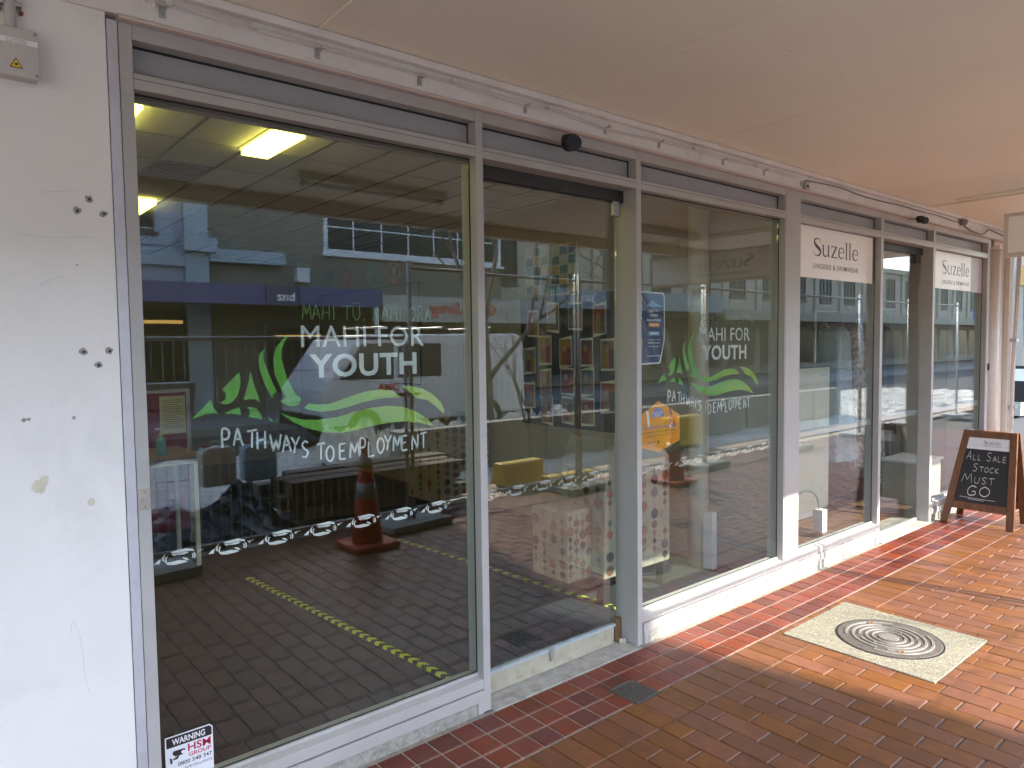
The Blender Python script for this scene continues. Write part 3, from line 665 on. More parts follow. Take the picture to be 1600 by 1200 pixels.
UNIT = [[(0.796,0.970),(0.822,0.972),(0.847,0.974),(0.870,0.967),(0.874,0.960),(0.847,0.964),(0.828,0.962),(0.809,0.964)],
[(0.796,0.966),(0.805,0.964),(0.822,0.955),(0.842,0.954),(0.859,0.958),(0.847,0.963),(0.826,0.960),(0.811,0.962)],[(.80,.962),(.811,.962),(0.815,0.953),(0.805,0.957)],
[(0.780,0.937),(0.800,0.936),(0.821,0.938),(0.842,0.934),(0.852,0.927),(0.833,0.925),(0.808,0.924),(0.788,0.928)],
[(0.834,0.945),(0.848,0.941),(0.858,0.931),(0.846,0.934),(0.838,0.940)],[(0.770,0.954),(0.783,0.969),(0.777,0.957),(0.779,0.940),(0.772,0.944)],
[(0.782,0.956),(0.789,0.957),(0.785,0.947),(0.786,0.936),(0.780,0.939)],[(0.871,0.960),(0.878,0.950),(0.879,0.940),(0.872,0.931),(0.874,0.945)],
[(0.864,0.956),(0.871,0.948),(0.871,0.939),(0.865,0.935),(0.868,0.944)],[(0.881,0.958),(0.909,0.960),(0.893,0.956),(0.889,0.949)],
[(0.745,0.937),(0.760,0.950),(0.768,0.952),(0.763,0.936),(0.755,0.937)]]
for n, x0, x1, y, lab in [(7,.571,1.88,PYIN,'white braided koru pattern strip across the big front window'),(6,1.94,2.9,.1112,'white braided koru pattern strip across the sliding glass door'),(8,3.0,4.45,PYIN,'white braided koru pattern strip across the window with the orange sticker')]:
    t = thing('pattern_strip', lab, 'window film', ((x0+x1)/2,y,.94), 'white pattern strips on the office glass')
    for k in range(n):
        dx = x0-.745+k*.174
        if .909+dx > x1+.02: break
        mb = MB()
        for p in UNIT: mb.flat([(x+dx, z+.002*k*.6) for x, z in p], y)
        mb.build('motif', m_white if n == 7 else M('greyer white film', (.42,.42,.41), .6, .02), t)  # greyer film colour on the door and the third pane
# warning sign low in the big window
t = thing('warning_sign', 'white and black security warning sticker low in the corner of the big window', 'sign', (.66,.045,.25))
MB().flat([(.580,.185),(.735,.185),(.735,.335),(.725,.345),(.580,.345)], .0487).build('sheet', M('white vinyl', (.72,.74,.78), .4, .02), t)
MB().flat([(.584,.306),(.731,.306),(.731,.333),(.723,.341),(.584,.341)], .0482).build('header', m_ink, t)
text_mb('WARNING', .602, .3125, .107, .0215, .0477, .02).build('lettering', m_white, t)
m_hsm = M('crimson print', (.42,.008,.04), .5, .03)
text_mb('HSM', .652, .274, .075, .027, .0482, .018).build('lettering', m_hsm, t); text_mb('GROUP', .654, .256, .073, .0135, .0482, .02).build('lettering', m_hsm, t)
text_mb('0800 548 347', .618, .2345, .112, .014, .0482, .012).build('lettering', m_ink, t); text_mb('SURVEILLANCE', .64, .2165, .09, .009, .0482).build('lettering', m_ink, t)
mb = MB(); mb.flat([(.605,.292),(.641,.291),(.643,.285),(.635,.271),(.610,.272),(.602,.283)], .0482); mb.flat([(.617,.271),(.625,.271),(.618,.261),(.603,.261),(.603,.265)], .0482); mb.flat([(.593,.272),(.600,.268),(.602,.252),(.595,.250)], .0482)
mb.build('camera_symbol', m_ink, t); MB().flat(blob(.636,.280,.006,12,.05), .0477).build('lens_symbol', m_white, t)
# orange hexagon sticker and blue poster
m_or = M('orange vinyl', (.80,.30,.012), .5, .03); m_navy = M('navy print', (.025,.055,.16), .5, .06); m_sky = M('sky blue print', (.18,.42,.66), .5); m_vio = M('periwinkle print', (.17,.21,.55), .5)
t = thing('hexagon_sticker', 'orange hexagonal database sticker inside the glass beside the door post', 'sticker', (3.2,PYIN,1.18))
hx = [(3.010,1.237),(3.203,1.325),(3.396,1.237),(3.396,1.084),(3.203,1.034),(3.010,1.084)]
MB().flat(hx, PYIN).build('sheet', m_or, t)
MB().flat([(3.155+.055*math.cos(a)+.04, 1.235+.052*math.sin(a)) for a in [math.pi*k/12 for k in range(13)]], PYIN-.0006).build('arch', m_vio, t)
text_mb('LOOK & SEE', 3.150, 1.252, .09, .013, PYIN-.001, .02).build('lettering', m_white, t); text_mb('HERE', 3.167, 1.238, .055, .011, PYIN-.001, .02).build('lettering', m_white, t)
text_mb('Youth Services Database', 3.018, 1.168, .355, .027, PYIN-.0006, .004).build('lettering', m_vio, t)
text_mb('Find a comprehensive list of all youth services', 3.03, 1.145, .33, .013, PYIN-.0006, .004).build('lettering', m_ink, t); text_mb('providers in Hawke\u2019s Bay', 3.10, 1.123, .19, .012, PYIN-.0006, .004).build('lettering', m_ink, t)
text_mb('CONNECT', 3.10, 1.088, .08, .011, PYIN-.0006, .02).build('lettering', m_ink, t); B(3.195,3.212,PYIN-.0008,PYIN-.0004,1.082,1.102).build('block_mark', m_ink, t)
fg = MB()
fg.ribbon(cat_rom([(3.31,1.262),(3.318,1.24),(3.312,1.215),(3.32,1.19)],4), .016, PYIN-.0006); fg.flat(blob(3.308,1.27,.009,10,.1), PYIN-.0006); fg.build('rider_figure', M('plum print', (.20,.03,.10), .5), t)
for cx in (3.278,3.332):
    mb = MB(); mb.ribbon([(cx+.017*math.cos(2*math.pi*i/18), 1.188+.017*math.sin(2*math.pi*i/18)) for i in range(19)], .0035, PYIN-.0007); mb.build('wheel_symbol', m_ink, t)
mb = MB(); mb.ribbon(cat_rom([(3.105,1.275),(3.11,1.25),(3.115,1.22),(3.12,1.185)],4), .02, PYIN-.0006); mb.build('standing_figure', m_white, t); MB().flat(blob(3.108,1.285,.009,10,.1), PYIN-.0006).build('head_mark', m_ink, t)
t = thing('blue_poster', 'navy youth movement poster with mountain inside the glass beside the door post', 'poster', (3.13,PYIN,1.73))
MB().flat([(3.000,1.532),(3.215,1.536),(3.222,1.545),(3.240,1.60),(3.262,1.68),(3.262,1.915),(3.25,1.935),(3.000,1.938)], PYIN).build('sheet', m_white, t)
MB().flat([(3.002,1.540),(3.209,1.544),(3.232,1.60),(3.253,1.68),(3.253,1.91),(3.243,1.927),(3.002,1.930)], PYIN-.0005).build('print', m_navy, t)
MB().flat([(3.09,1.855),(3.12,1.868),(3.15,1.892),(3.175,1.878),(3.20,1.87),(3.248,1.855)], PYIN-.001).build('mountain', m_sky, t)
mb = text_mb('RISE', 0, 0, .125, .045, PYIN-.001, .03); mb.v = [(3.062-v[2], v[1], 1.785+v[0]) for v in mb.v]; mb.build('lettering', m_white, t)
for tx, z, w, h in [('Join the',1.822,.09,.017),('youth',1.797,.065,.018),('movement!',1.773,.125,.017),('For ages 12 to 24',1.665,.11,.010),('FREE TO JOIN',1.645,.10,.013),('Sign up today',1.628,.09,.009),('youthline.net',1.575,.12,.010)]:
    text_mb(tx, 3.165-w/2, z, w, h, PYIN-.001, .02).build('lettering', m_white, t)
for z, mt, s in [(1.742,m_or,'SPORTS'),(1.695,m_sky,'MEALS')]:
    p = B(3.118,3.212,PYIN-.0012,PYIN-.0008,z,z+.022).build('pill', mt, t); text_mb(s, 3.128, z+.005, .074, .012, PYIN-.0016, .02).build('lettering', m_white, t)
MB().flat([(3.004,1.60),(3.03,1.58),(3.055,1.60),(3.065,1.66),(3.05,1.715),(3.06,1.75),(3.035,1.765),(3.02,1.73),(3.004,1.70)], PYIN-.0012).build('figure', m_or, t)
# boutique name panels
PS = .0478
def suz_panel(x0, x1, z0, z1, tx, lab, extra):
    t = thing('boutique_sign', lab, 'sign', ((x0+x1)/2,PS,z0), 'boutique name panels in the window')
    B(x0, x1, PS, PS+.0015, z0, z1).build('panel', m_cream, t)
    if extra: B(x1+.002, extra, PS, PS+.0015, z0-.004, z1).build('panel', M('pale mauve panel', (.52,.48,.52), .5, .02), t)
    roman('Suzelle', tx, 2.262, .70, .083, PS-.0008).build('lettering', m_suz, t)
    text_mb('LINGERIE & SWIMWEAR', tx, 2.170, .695, .036, PS-.0008, .003, spacing=1.12).build('lettering', m_suz, t)
    return t
suz_panel(4.653, 5.86, 2.100, 2.462, 4.915, 'cream boutique name panel filling the top of the window after the wide mullion', None)
suz_panel(7.012, 8.05, 2.122, 2.462, 7.305, 'cream boutique name panel in the end window above the chalkboard', 8.366)

# ================================================================== OFFICE INTERIOR
m_carpet = M('charcoal carpet', (.012,.016,.022), .95, .25, 60, .6, 400)
m_iw = M('beige office wall', (.33,.31,.265), .8, .05, 2)
m_ct = M('ceiling tile', (.86,.85,.80), .9, .05, 8, .2, 150)
struct(B(-2.5,4.5,.31,8.0,-.04,.001).build('office_floor', m_carpet))
struct(B(.2,1.93,.122,.309,-.04,.0008).build('floor_strip', m_carpet)); struct(B(2.99,4.5,.122,.309,-.04,.0008).build('floor_strip', m_carpet))
pw = struct(B(4.505,4.62,.125,7.999,-.02,3.3).build('party_wall', m_iw)); struct(B(-2.7,4.62,8.0,8.2,-.02,3.3).build('office_back_wall', m_iw)); struct(B(-2.7,-2.5,.26,8.2,-.02,3.3).build('office_side_wall', m_iw))
oc = struct(B(-2.7,4.62,.13,8.2,3.0,3.3).build('office_ceiling', M('ceiling void', (.12,.12,.11), .9)))
ZC = 2.93
bkh = B(-2.5,4.5,.125,.16,2.47,2.999).build('ceiling_bulkhead', m_iw); struct(bkh)
xs = [1.29-.385*k for k in range(8, 0, -1)]+[1.29+.385*k for k in range(0, 9)]; xs = [x for x in xs if -2.4 < x < 4.5]+[4.5]
ys = [.165, .39, .98, 1.56, 2.15, 2.75, 3.34, 3.93, 4.52, 5.1, 5.7, 6.3, 6.9, 7.5, 8.0]
m_tbar = M('ceiling bar', (.20,.19,.16), .7)
def is_vent(x, y): return abs(x-1.29) < .1 and abs(y-2.75) < .1
m_tube = M('lit ceiling light', (1.0,.87,.16), .5, .03, emit=1.0)
LIGHTS = [(.86,1.56),(1.73,1.56),(1.535,4.15),(-.01,1.56),(-.88,1.56),(-1.75,1.56),(-.01,4.15),(-.88,4.15),(-1.75,4.15)]  # last six are out of view, added to brighten the office ceiling
lab_l = ['lit yellow ceiling light just showing at the window jamb','lit yellow ceiling light in full view through the big window','lit yellow ceiling light deeper inside the office']
for k, (x, y) in enumerate(LIGHTS):
    t = thing('ceiling_light', lab_l[k] if k < 3 else 'added ceiling light out of view behind the plaster wall, brightening the office', 'ceiling light', (x,y+.3,ZC), 'ceiling lights in the office')
    B(x-.085, x+.085, y, y+.59, ZC-.045, ZC-.0065).build('diffuser', m_tube, t)
    fm = MB().box(x-.1, x-.0855, y-.015, y+.605, ZC-.008, ZC-.003); fm.box(x+.0855, x+.1, y-.015, y+.605, ZC-.008, ZC-.003); fm.build('frame', m_ct, t)

for i in range(len(xs)-1):
    for j in range(len(ys)-1):
        x0, x1, y0, y1 = xs[i]+.004, xs[i+1]-.004, ys[j]+.004, ys[j+1]-.004
        if is_vent(xs[i], ys[j]):
            t = thing('air_vent', 'dark square air vent in the office ceiling', 'vent', ((x0+x1)/2,(y0+y1)/2,ZC))
            B(x0, x1, y0, y1, ZC+.01, ZC+.03).build('plate', M('vent grey', (.12,.11,.09), .7), t)
            for k in range(7): yy = y0+.03+k*(y1-y0-.06)/6; B(x0+.02, x1-.02, yy-.006, yy+.02, ZC-.002, ZC+.0095).build('slat', MATS['vent grey'], t)
        else: B(x0, x1, y0, y1, ZC, ZC+.015).build('ceiling_tile', m_ct, oc)
for i in range(1, len(xs)-1): B(xs[i]-.012, xs[i]+.012, .165, 8, ZC-.002, ZC+.004 if False else ZC-.0005).build('ceiling_bar', m_tbar, oc)
for j in range(1, len(ys)-1): B(-2.5, 4.5, ys[j]-.005, ys[j]+.005, ZC-.0012, ZC-.0003).build('ceiling_bar', m_tbar, oc)
# wall batten / round stickers / notice board
for i, (y, z, r, mt, l) in enumerate([(6.887,2.60,.15,M('blue disc',(.05,.16,.45),.6),'dark blue'),(6.363,2.60,.15,M('red disc',(.50,.06,.10),.6),'red'),(5.643,2.59,.155,M('green disc',(.02,.26,.17),.6),'dark green'),(5.105,2.57,.16,M('orange disc',(.70,.28,.05),.6),'orange')]):
    t = thing('round_sign', l+' round sign high on the office party wall', 'sign', (4.5,y,z), 'round signs on the office wall')
    mb = MB(); n = 28; mb.prism([(y+r*math.cos(2*math.pi*k/n), z+r*math.sin(2*math.pi*k/n)) for k in range(n)], 0, 4.494, 4.5045); mb.build('disc', mt, t)
    mb = MB(); mb.prism([(y+r*.55*math.cos(2*math.pi*k/n), z+r*.55*math.sin(2*math.pi*k/n)) for k in range(n)], 0, 4.491, 4.4938); mb.build('centre', m_ink if i == 3 else mt, t)
    mb = MB(); mb.prism([(y+r*.3*math.cos(2*math.pi*k/9), z+r*.38*math.sin(2*math.pi*k/9)) for k in range(9)], 0, 4.488, 4.4908); mb.build('symbol', M('pale disc mark %d' % i, [(.12,.2,.35),(.4,.12,.15),(.1,.3,.22),(.6,.4,.2)][i], .6), t)
t = thing('wall_outline', 'thin dark rectangular frame on the office party wall', 'frame', (4.49,5.8,1.4))
for a in ((4.55,7.25,2.385,2.40),(4.55,7.25,1.20,1.215)): B(4.492,4.504,a[0],a[1],a[2],a[3]).build('bar', m_black, t)
for y in (4.55,7.235): B(4.4915,4.5035,y,y+.015,1.2155,2.3845).build('bar', m_black, t)
nb = B(4.478,4.504,1.50,2.74,.90,2.09).build('notice_board', M('black felt board', (.012,.012,.014), .9, .2, 40)); tag(nb, 'tall black notice board covered with small photo posters', 'notice board')
pc = [(.45,.06,.05),(.55,.30,.06),(.10,.22,.30),(.50,.12,.02),(.28,.30,.30),(.60,.35,.02),(.2,.05,.12),(.45,.25,.15)]
pm_ = [M('poster print %d' % i, c, .6, .3, 25) for i, c in enumerate([tuple(v*.6 for v in q) for q in pc])]
posn = [(2.559,1.85),(2.285,1.90),(1.996,1.90),(1.704,1.86),(2.612,1.50),(2.393,1.60),(1.858,1.58),(1.61,1.56),(2.627,1.17),(2.389,1.29),(1.853,1.32),(1.61,1.20),(2.1,1.06),(2.12,1.58),(2.1,1.32),(2.37,1.05),(1.85,1.06)]
pl = ['top row far end of','top row second from the far end of','top row middle of','top row near end of','second row far end of','second row second from the far end of','second row near the middle of','second row near end of','third row far end of','third row second from the far end of','third row near the middle of','third row near end of','lowest in the middle of','second row middle of','third row middle of','lowest row far part of','lowest near corner of']
for i, (y, z) in enumerate(posn):
    t = thing('photo_poster', 'small photo poster '+pl[i]+' the black board', 'poster', (4.47,y,z-.12), 'photo posters on the notice board')
    w, h = .075+.006*(i % 3), .125+.012*(i % 2); sl_ = random.uniform(-.015,.015)
    MB().prism([(y-w,z-h+sl_),(y+w,z-h-sl_),(y+w,z+h-sl_),(y-w,z+h+sl_)], 0, 4.473, 4.4778).build('paper', m_white, t)
    B(4.4715,4.4728,y-w+.008,y+w-.008,z-h+.02,z+h-.02).build('photo', pm_[i % 8], t)
    B(4.470,4.4713,y-w+.008,y-w*.2,z-h+.02,z+h*.3).build('panel_print', pm_[(i*3+1) % 8], t)
    mb = MB(); mb.prism([(y+.012+.024*math.cos(2*math.pi*k/12), z+.035+.03*math.sin(2*math.pi*k/12)) for k in range(12)], 0, 4.4695, 4.4705); mb.build('face_print', M('skin print', (.45,.26,.18), .6), t)
    B(4.4685,4.4695,y-.02,y+.045,z-h*.75,z+.01).build('figure_print', pm_[(i*5+2) % 8], t)
for k, (y, z, w, l) in enumerate([(2.52,2.345,.17,'pale blue and white collage poster above the black notice board, further in'),(2.16,2.33,.175,'green, blue and yellow collage poster above the black notice board, nearer')]):
    t = thing('collage_poster', l, 'poster', (4.49,y,z-.22), 'collage posters above the notice board')
    B(4.497,4.5045,y-w,y+w,z-.225,z+.225).build('paper', M('poster stock %d' % k, [(.5,.56,.6),(.62,.58,.42)][k], .6), t)
    cols = [M('blue block',(.10,.30,.5),.6),M('yellow block',(.65,.42,.03),.6),M('white block',(.7,.7,.68),.6),M('dark block',(.06,.05,.05),.6),M('green block',(.12,.25,.12),.6)]
    for a in range(3):
        for b in range(5):
            yy = y-w+.012+a*(2*w-.02)/3; zz = z-.215+b*.087
            B(4.495,4.4968,yy,yy+(2*w-.02)/3-.012,zz,zz+.075).build('block_print', cols[(a*2+b*3+k) % 5], t)
# red board, trolley table, sanitiser
t = thing('red_board', 'maroon pinboard with silver frame standing inside the office', 'board', (1.5,3.95,0))
B(.9,1.735,3.92,3.95,.12,1.29).build('panel', m_red, t)
B(.9,1.735,3.915,3.955,1.2905,1.315).build('frame_bar', m_steel, t); B(1.7352,1.765,3.91,3.96,0,1.316).build('post', m_steel, t); B(.87,.8998,3.91,3.96,0,1.316).build('post', m_steel, t)
t = thing('notice_sheet', 'white typed sheet pinned on the maroon board', 'notice', (1.62,3.915,.95))
B(1.525,1.725,3.914,3.9185,.945,1.262).build('paper', m_white, t)
for k in range(14): B(1.545,1.705-.03*(k % 3 == 2),3.9125,3.9138,1.225-k*.018,1.231-k*.018).build('text_line', M('grey text', (.30,.30,.30), .6), t)
t = thing('side_table', 'small timber topped table with white metal legs before the maroon board', 'table', (1.3,3.3,0))
B(.95,1.62,3.15,3.75,.83,.86).build('table_top', M('oak top', (.28,.17,.08), .5, .2, 6, stretch=(.5,6,6)), t, bevel=.004)
B(.97,1.6,3.17,3.73,.79,.8295).build('apron', m_white, t)
for x, y in ((.97,3.17),(1.57,3.17),(.97,3.70),(1.57,3.70)): B(x,x+.03,y,y+.03,0,.7895).build('leg', m_white, t)
t = thing('sanitiser_bottle', 'clear pump bottle of blue sanitiser on the small table', 'bottle', (1.38,3.3,.86))
MB().lathe([(.034,.8605),(.036,.87),(.036,.96),(.028,.985),(.013,.995),(.013,1.005)], 1.38, 3.3, 16).build('body', M('blue gel', (.12,.38,.55), .15), t, smooth=True)
MB().lathe([(.015,1.0052),(.015,1.02),(.005,1.022),(.005,1.05)], 1.38, 3.3, 12).build('pump', m_white, t); B(1.345,1.395,3.292,3.308,1.0502,1.062).build('nozzle', m_white, t)
# floor tapes
def tape(x0, y0, x1, y1, n, lab):
    t = thing('floor_tape', lab, 'tape', (x0,y0,0), 'chevron tapes on the office floor')
    d = Vector((x1-x0, y1-y0, 0)); L_ = d.length; d.normalize(); p = Vector((-d.y, d.x, 0)); hw = .028; z = .0022
    mb = MB(); q = [Vector((x0,y0,z))+p*hw, Vector((x0,y0,z))-p*hw, Vector((x1,y1,z))-p*hw, Vector((x1,y1,z))+p*hw]; mb.add(q, [(0,1,2,3)]); mb.build('band', m_ink, t)
    s_ = L_/n
    for k in range(n):
        c = Vector((x0,y0,z+.0012))+d*(k*s_); a = .5*s_
        mb = MB().add([c+p*hw, c+d*.03, c-p*hw, c-p*hw+d*a, c+d*(a+.03), c+p*hw+d*a], [(0,1,4,5),(1,2,3,4)]); mb.build('chevron', m_lime, t)
tape(1.96,.33,1.755,2.63,30,'lime and black chevron tape across the office floor behind the big window')
tape(3.29,.40,3.09,2.81,24,'lime and black chevron tape across the office floor behind the sliding door')
# polka dot booth seats
m_polka = M('cream upholstery', (.27,.25,.19), .85, .05, 20)
dotc = [M('dot '+n, c, .85) for n, c in [('slate',(.06,.075,.09)),('brown',(.12,.055,.03)),('rust',(.20,.07,.03)),('black',(.02,.02,.022)),('taupe',(.28,.25,.19))]]
def polka_chair(x0, x1, y0, y1, zb, zt, lab, slope, arm=None):
    t = thing('booth_chair', lab, 'chair', ((x0+x1)/2,(y0+y1)/2,0), 'dotted booth chairs in the office')
    MB().prism([(x0,zb),(x1,zb),(x1,zt-slope),(x1-.1,zt-slope*.55),(x0+.22,zt),(x0+.1,zt-.02),(x0+.02,zt-slope*1.2)], 1, y0, y1).build('upholstery', m_polka, t, bevel=.012)
    if arm:
        B(*arm).build('arm_block', m_polka, t, bevel=.012); ra = random.Random(4)
        for face in range(2):
            lo, hi = (arm[0], arm[1]) if face == 0 else (arm[2], arm[3])
            def put(u0, u1, z0, z1, d, mt, nm, r=None):
                if r is None: (B(u0, u1, arm[2]-d, arm[2]-.0004, z0, z1) if face == 0 else B(arm[0]-d, arm[0]-.0004, u0, u1, z0, z1)).build(nm, mt, t)
                else: MB().prism([(u0+r*math.cos(2*math.pi*k/12), z0+r*math.sin(2*math.pi*k/12)) for k in range(12)], 1 if face == 0 else 0, (arm[2] if face == 0 else arm[0])-.0022, (arm[2] if face == 0 else arm[0])-.0006).build(nm, mt, t)
            for i in range(4):
                xx = lo+(i+.5)*(hi-lo)/4; zz = arm[4]+.05
                put(xx-.0015, xx+.0015, arm[4]+.01, arm[5]-.02, .0014, dotc[3], 'printed_line')
                while zz < arm[5]-.03:
                    r = ra.choice([.016,.024,.03]); put(xx, 0, zz, 0, 0, ra.choice(dotc), 'printed_dot', r); zz += 2*r+.02
    rn = random.Random(int(x0*100)); d = MB()
    for face in range(2):
        parts = {}
        nx = 6 if face == 0 else 4
        for i in range(nx):
            u = (i+.5)/nx; z = zb+.05; string = []
            while z < zt-slope*1.25-.03:
                r = rn.choice([.018,.026,.034]); mt = rn.choice(dotc)
                mb = parts.setdefault(mt.name, MB()); n = 12
                if face == 0: mb.prism([(x0+u*(x1-x0)+r*math.cos(2*math.pi*k/n), z+r*math.sin(2*math.pi*k/n)) for k in range(n)], 1, y0-.0022, y0-.0006)
                else: mb.prism([(y0+u*(y1-y0)+r*math.cos(2*math.pi*k/n), z+r*math.sin(2*math.pi*k/n)) for k in range(n)], 0, x0-.0022, x0-.0006)
                z += r*2+.02
            st = parts.setdefault(dotc[3].name, MB())
            if face == 0: st.box(x0+u*(x1-x0)-.0015, x0+u*(x1-x0)+.0015, y0-.0014, y0-.0004, zb+.01, zt-slope*1.25)
            else: st.box(x0-.0014, x0-.0004, y0+u*(y1-y0)-.0015, y0+u*(y1-y0)+.0015, zb+.01, zt-slope*1.25)
        for nme, mb in parts.items(): mb.build('printed_dots', MATS[nme], t)
    for x, y in ((x0+.005,y0+.01),(x1-.065,y0+.01),(x0+.005,y1-.07),(x1-.065,y1-.07)): B(x, x+.06, y, y+.06, .001, zb-.001).build('leg', m_black, t)
polka_chair(3.24,3.90,.52,.92,.17,1.07,'cream booth chair with dark dots just behind the door post',.18,(3.02,3.235,.62,.95,.17,.62))
polka_chair(3.86,4.44,3.2,3.85,.10,1.02,'cream booth chair with dark dots further back by the party wall',.12)
# white curtain column inside the office corner
t = thing('curtain_column', 'pale rounded column standing in the office window corner', 'column', (4.42,.62,0))
MB().lathe([(.075,0),(.075,2.93)], 4.42, .66, 20).build('column', M('cream column', (.66,.63,.52), .7, .04), t, smooth=True)
B(4.36,4.42,.50,.575,.0,.42).build('sunlit_foot_block', m_white, t)  # white block standing in for the sunlit foot of the column

# ================================================================== BOUTIQUE INTERIOR
m_sf = M('brown timber floor', (.13,.07,.04), .5, .3, 3, stretch=(8,1,1))
struct(B(4.62,8.66,.31,6.0,-.04,.002).build('boutique_floor', m_sf)); struct(B(4.62,5.95,.122,.309,-.04,.0015).build('floor_strip', m_sf)); struct(B(7.01,8.66,.122,.309,-.04,.0015).build('floor_strip', m_sf))
m_bw = M('boutique wall', (.50,.47,.38), .8, .04)
struct(B(4.62,9.1,6.0,6.2,-.02,3.2).build('boutique_back_wall', m_bw)); struct(B(8.66,8.8,.46,6.0,-.02,3.2).build('boutique_side_wall', m_bw)); struct(B(4.62,9.1,.13,6.2,2.85,3.2).build('boutique_ceiling', m_ct))
t = thing('white_cabinet', 'tall white cabinet with black top edge behind the boutique window', 'cabinet', (6.2,.95,0))
m_cabw = M('glossy white laminate', (.66,.65,.56), .3, .03)
B(5.50,6.67,.78,1.15,.07,1.405).build('body', m_cabw, t, bevel=.006); B(5.48,6.69,.76,1.17,1.406,1.445).build('top', m_black, t, bevel=.01); B(5.56,6.6,.82,1.12,.002,.0695).build('base', m_white, t)
B(6.52,6.61,.770,.7795,1.325,1.335).build('handle', m_steel, t)
t = thing('white_stand', 'low white stand with curved metal hoop at the foot of the white cabinet', 'stand', (5.9,.5,0))
B(5.90,5.98,.45,.54,.003,.20).build('block', m_white, t, bevel=.004)
MB().tube(cat_rom([(5.52,.5,.36),(5.65,.5,.39),(5.80,.5,.37),(5.90,.5,.30),(5.935,.5,.20)], 6), .008, 8).build('hoop', m_steel, t, smooth=True)
def garment(x, y, w, d, zt, zb, mt, lab, cat='dress', flare=1.25, seed=0):
    rn = random.Random(seed); mb = MB(); n = 24; L_ = []
    for z, s in [(zt,.3),(zt-.06,.75),(zt-.14,.85),((zt+zb)/2,.8*flare**.5),(zb,.95*flare)]:
        ring = []
        for k in range(n):
            a = 2*math.pi*k/n; f = 1+.16*math.sin(a*7+seed)*(zt-z)/(zt-zb)+.03*rn.uniform(-1,1)
            ring.append((x+w/2*s*math.cos(a)*f, y+d/2*s*math.sin(a)*f, z))
        L_ += ring
    fs = [(i*n+k, i*n+(k+1) % n, (i+1)*n+(k+1) % n, (i+1)*n+k) for i in range(4) for k in range(n)]+[tuple(range(n))[::-1]]
    mb.add(L_, fs)
    t = thing('hanging_'+cat, lab, cat, (x,y,zb), 'garments on the boutique rail')
    mb.build('fabric', mt, t, smooth=True)
    MB().tube(cat_rom([(x-w*.3,y,zt-.02),(x,y,zt+.05),(x+w*.3,y,zt-.02)], 5), .006, 6).build('hanger', m_steel, t)
    MB().tube([(x,y,zt+.052),(x,y,zt+.10)], .004, 6).build('hook', m_steel, t)
m_flo = M('dark floral print', (.30,.26,.25), .85, .9, 26, stain=(.62,.54,.50), sscale=30, sfac=.85)
m_den = M('blue grey denim', (.40,.50,.58), .85, .25, 30)
rl = thing('clothes_rail', 'steel clothes rail carrying garments behind the boutique window', 'clothes rail', (7.6,1.35,0))
MB().tube([(6.8,1.0,.003),(6.8,1.0,1.95),(8.55,1.0,1.95),(8.55,1.0,.003)], .014, 8).build('rail', m_steel, rl)
B(6.72,6.88,.9,1.1,.002,.02).build('foot', m_steel, rl); B(8.4,8.64,.9,1.1,.002,.02).build('foot', m_steel, rl)
for i, (x, zt, zb, mt, l, fl) in enumerate([(7.00,1.78,.75,M('teal fabric',(.10,.17,.17),.85),'dark teal blouse hanging next to the white cabinet',1.1),(7.32,1.80,.42,m_den,'blue grey dress with pale hem on the boutique rail',1.35),(7.72,1.82,.30,m_flo,'dark floral long dress on the boutique rail',1.2),(8.05,1.82,.35,M('grey floral print',(.45,.42,.40),.85,.8,20),'grey patterned long dress on the boutique rail',1.2),(8.38,1.80,.6,M('charcoal knit',(.04,.04,.045),.9),'charcoal coat at the far end of the boutique rail',1.1)]):
    garment(x, 1.0, .36, .22, zt, zb, mt, l, 'blouse' if i == 0 else ('coat' if i == 4 else 'dress'), fl, i)
def hat(x, y, z, mt, lab):
    t = thing('sun_hat', lab, 'hat', (x,y,z), 'sun hats in the boutique')
    MB().lathe([(.19,z),(.20,z+.006),(.11,z+.02),(.10,z+.08),(.07,z+.115),(.001,z+.12)], x, y, 22).build('hat_body', mt, t, smooth=True); MB().lathe([(.112,z+.0205),(.108,z+.05)], x, y, 22).build('ribbon', m_black, t, smooth=True)
hat(6.2,.96,1.446,M('pink straw',(.34,.13,.11),.9,.2,80),'dusky pink straw hat on top of the white cabinet')
hat(5.75,.96,1.446,M('dark straw',(.07,.055,.05),.9,.2,80),'dark straw hat on the cabinet beside the pink one')
t = thing('display_plinth', 'pale grey display plinth inside the boutique door', 'plinth', (7.9,.5,0)); B(7.55,8.1,.3,.66,.003,.42).build('block', M('pale plinth', (.45,.45,.40), .6), t, bevel=.006); B(7.53,8.12,.28,.68,.4205,.44).build('top', m_white, t)

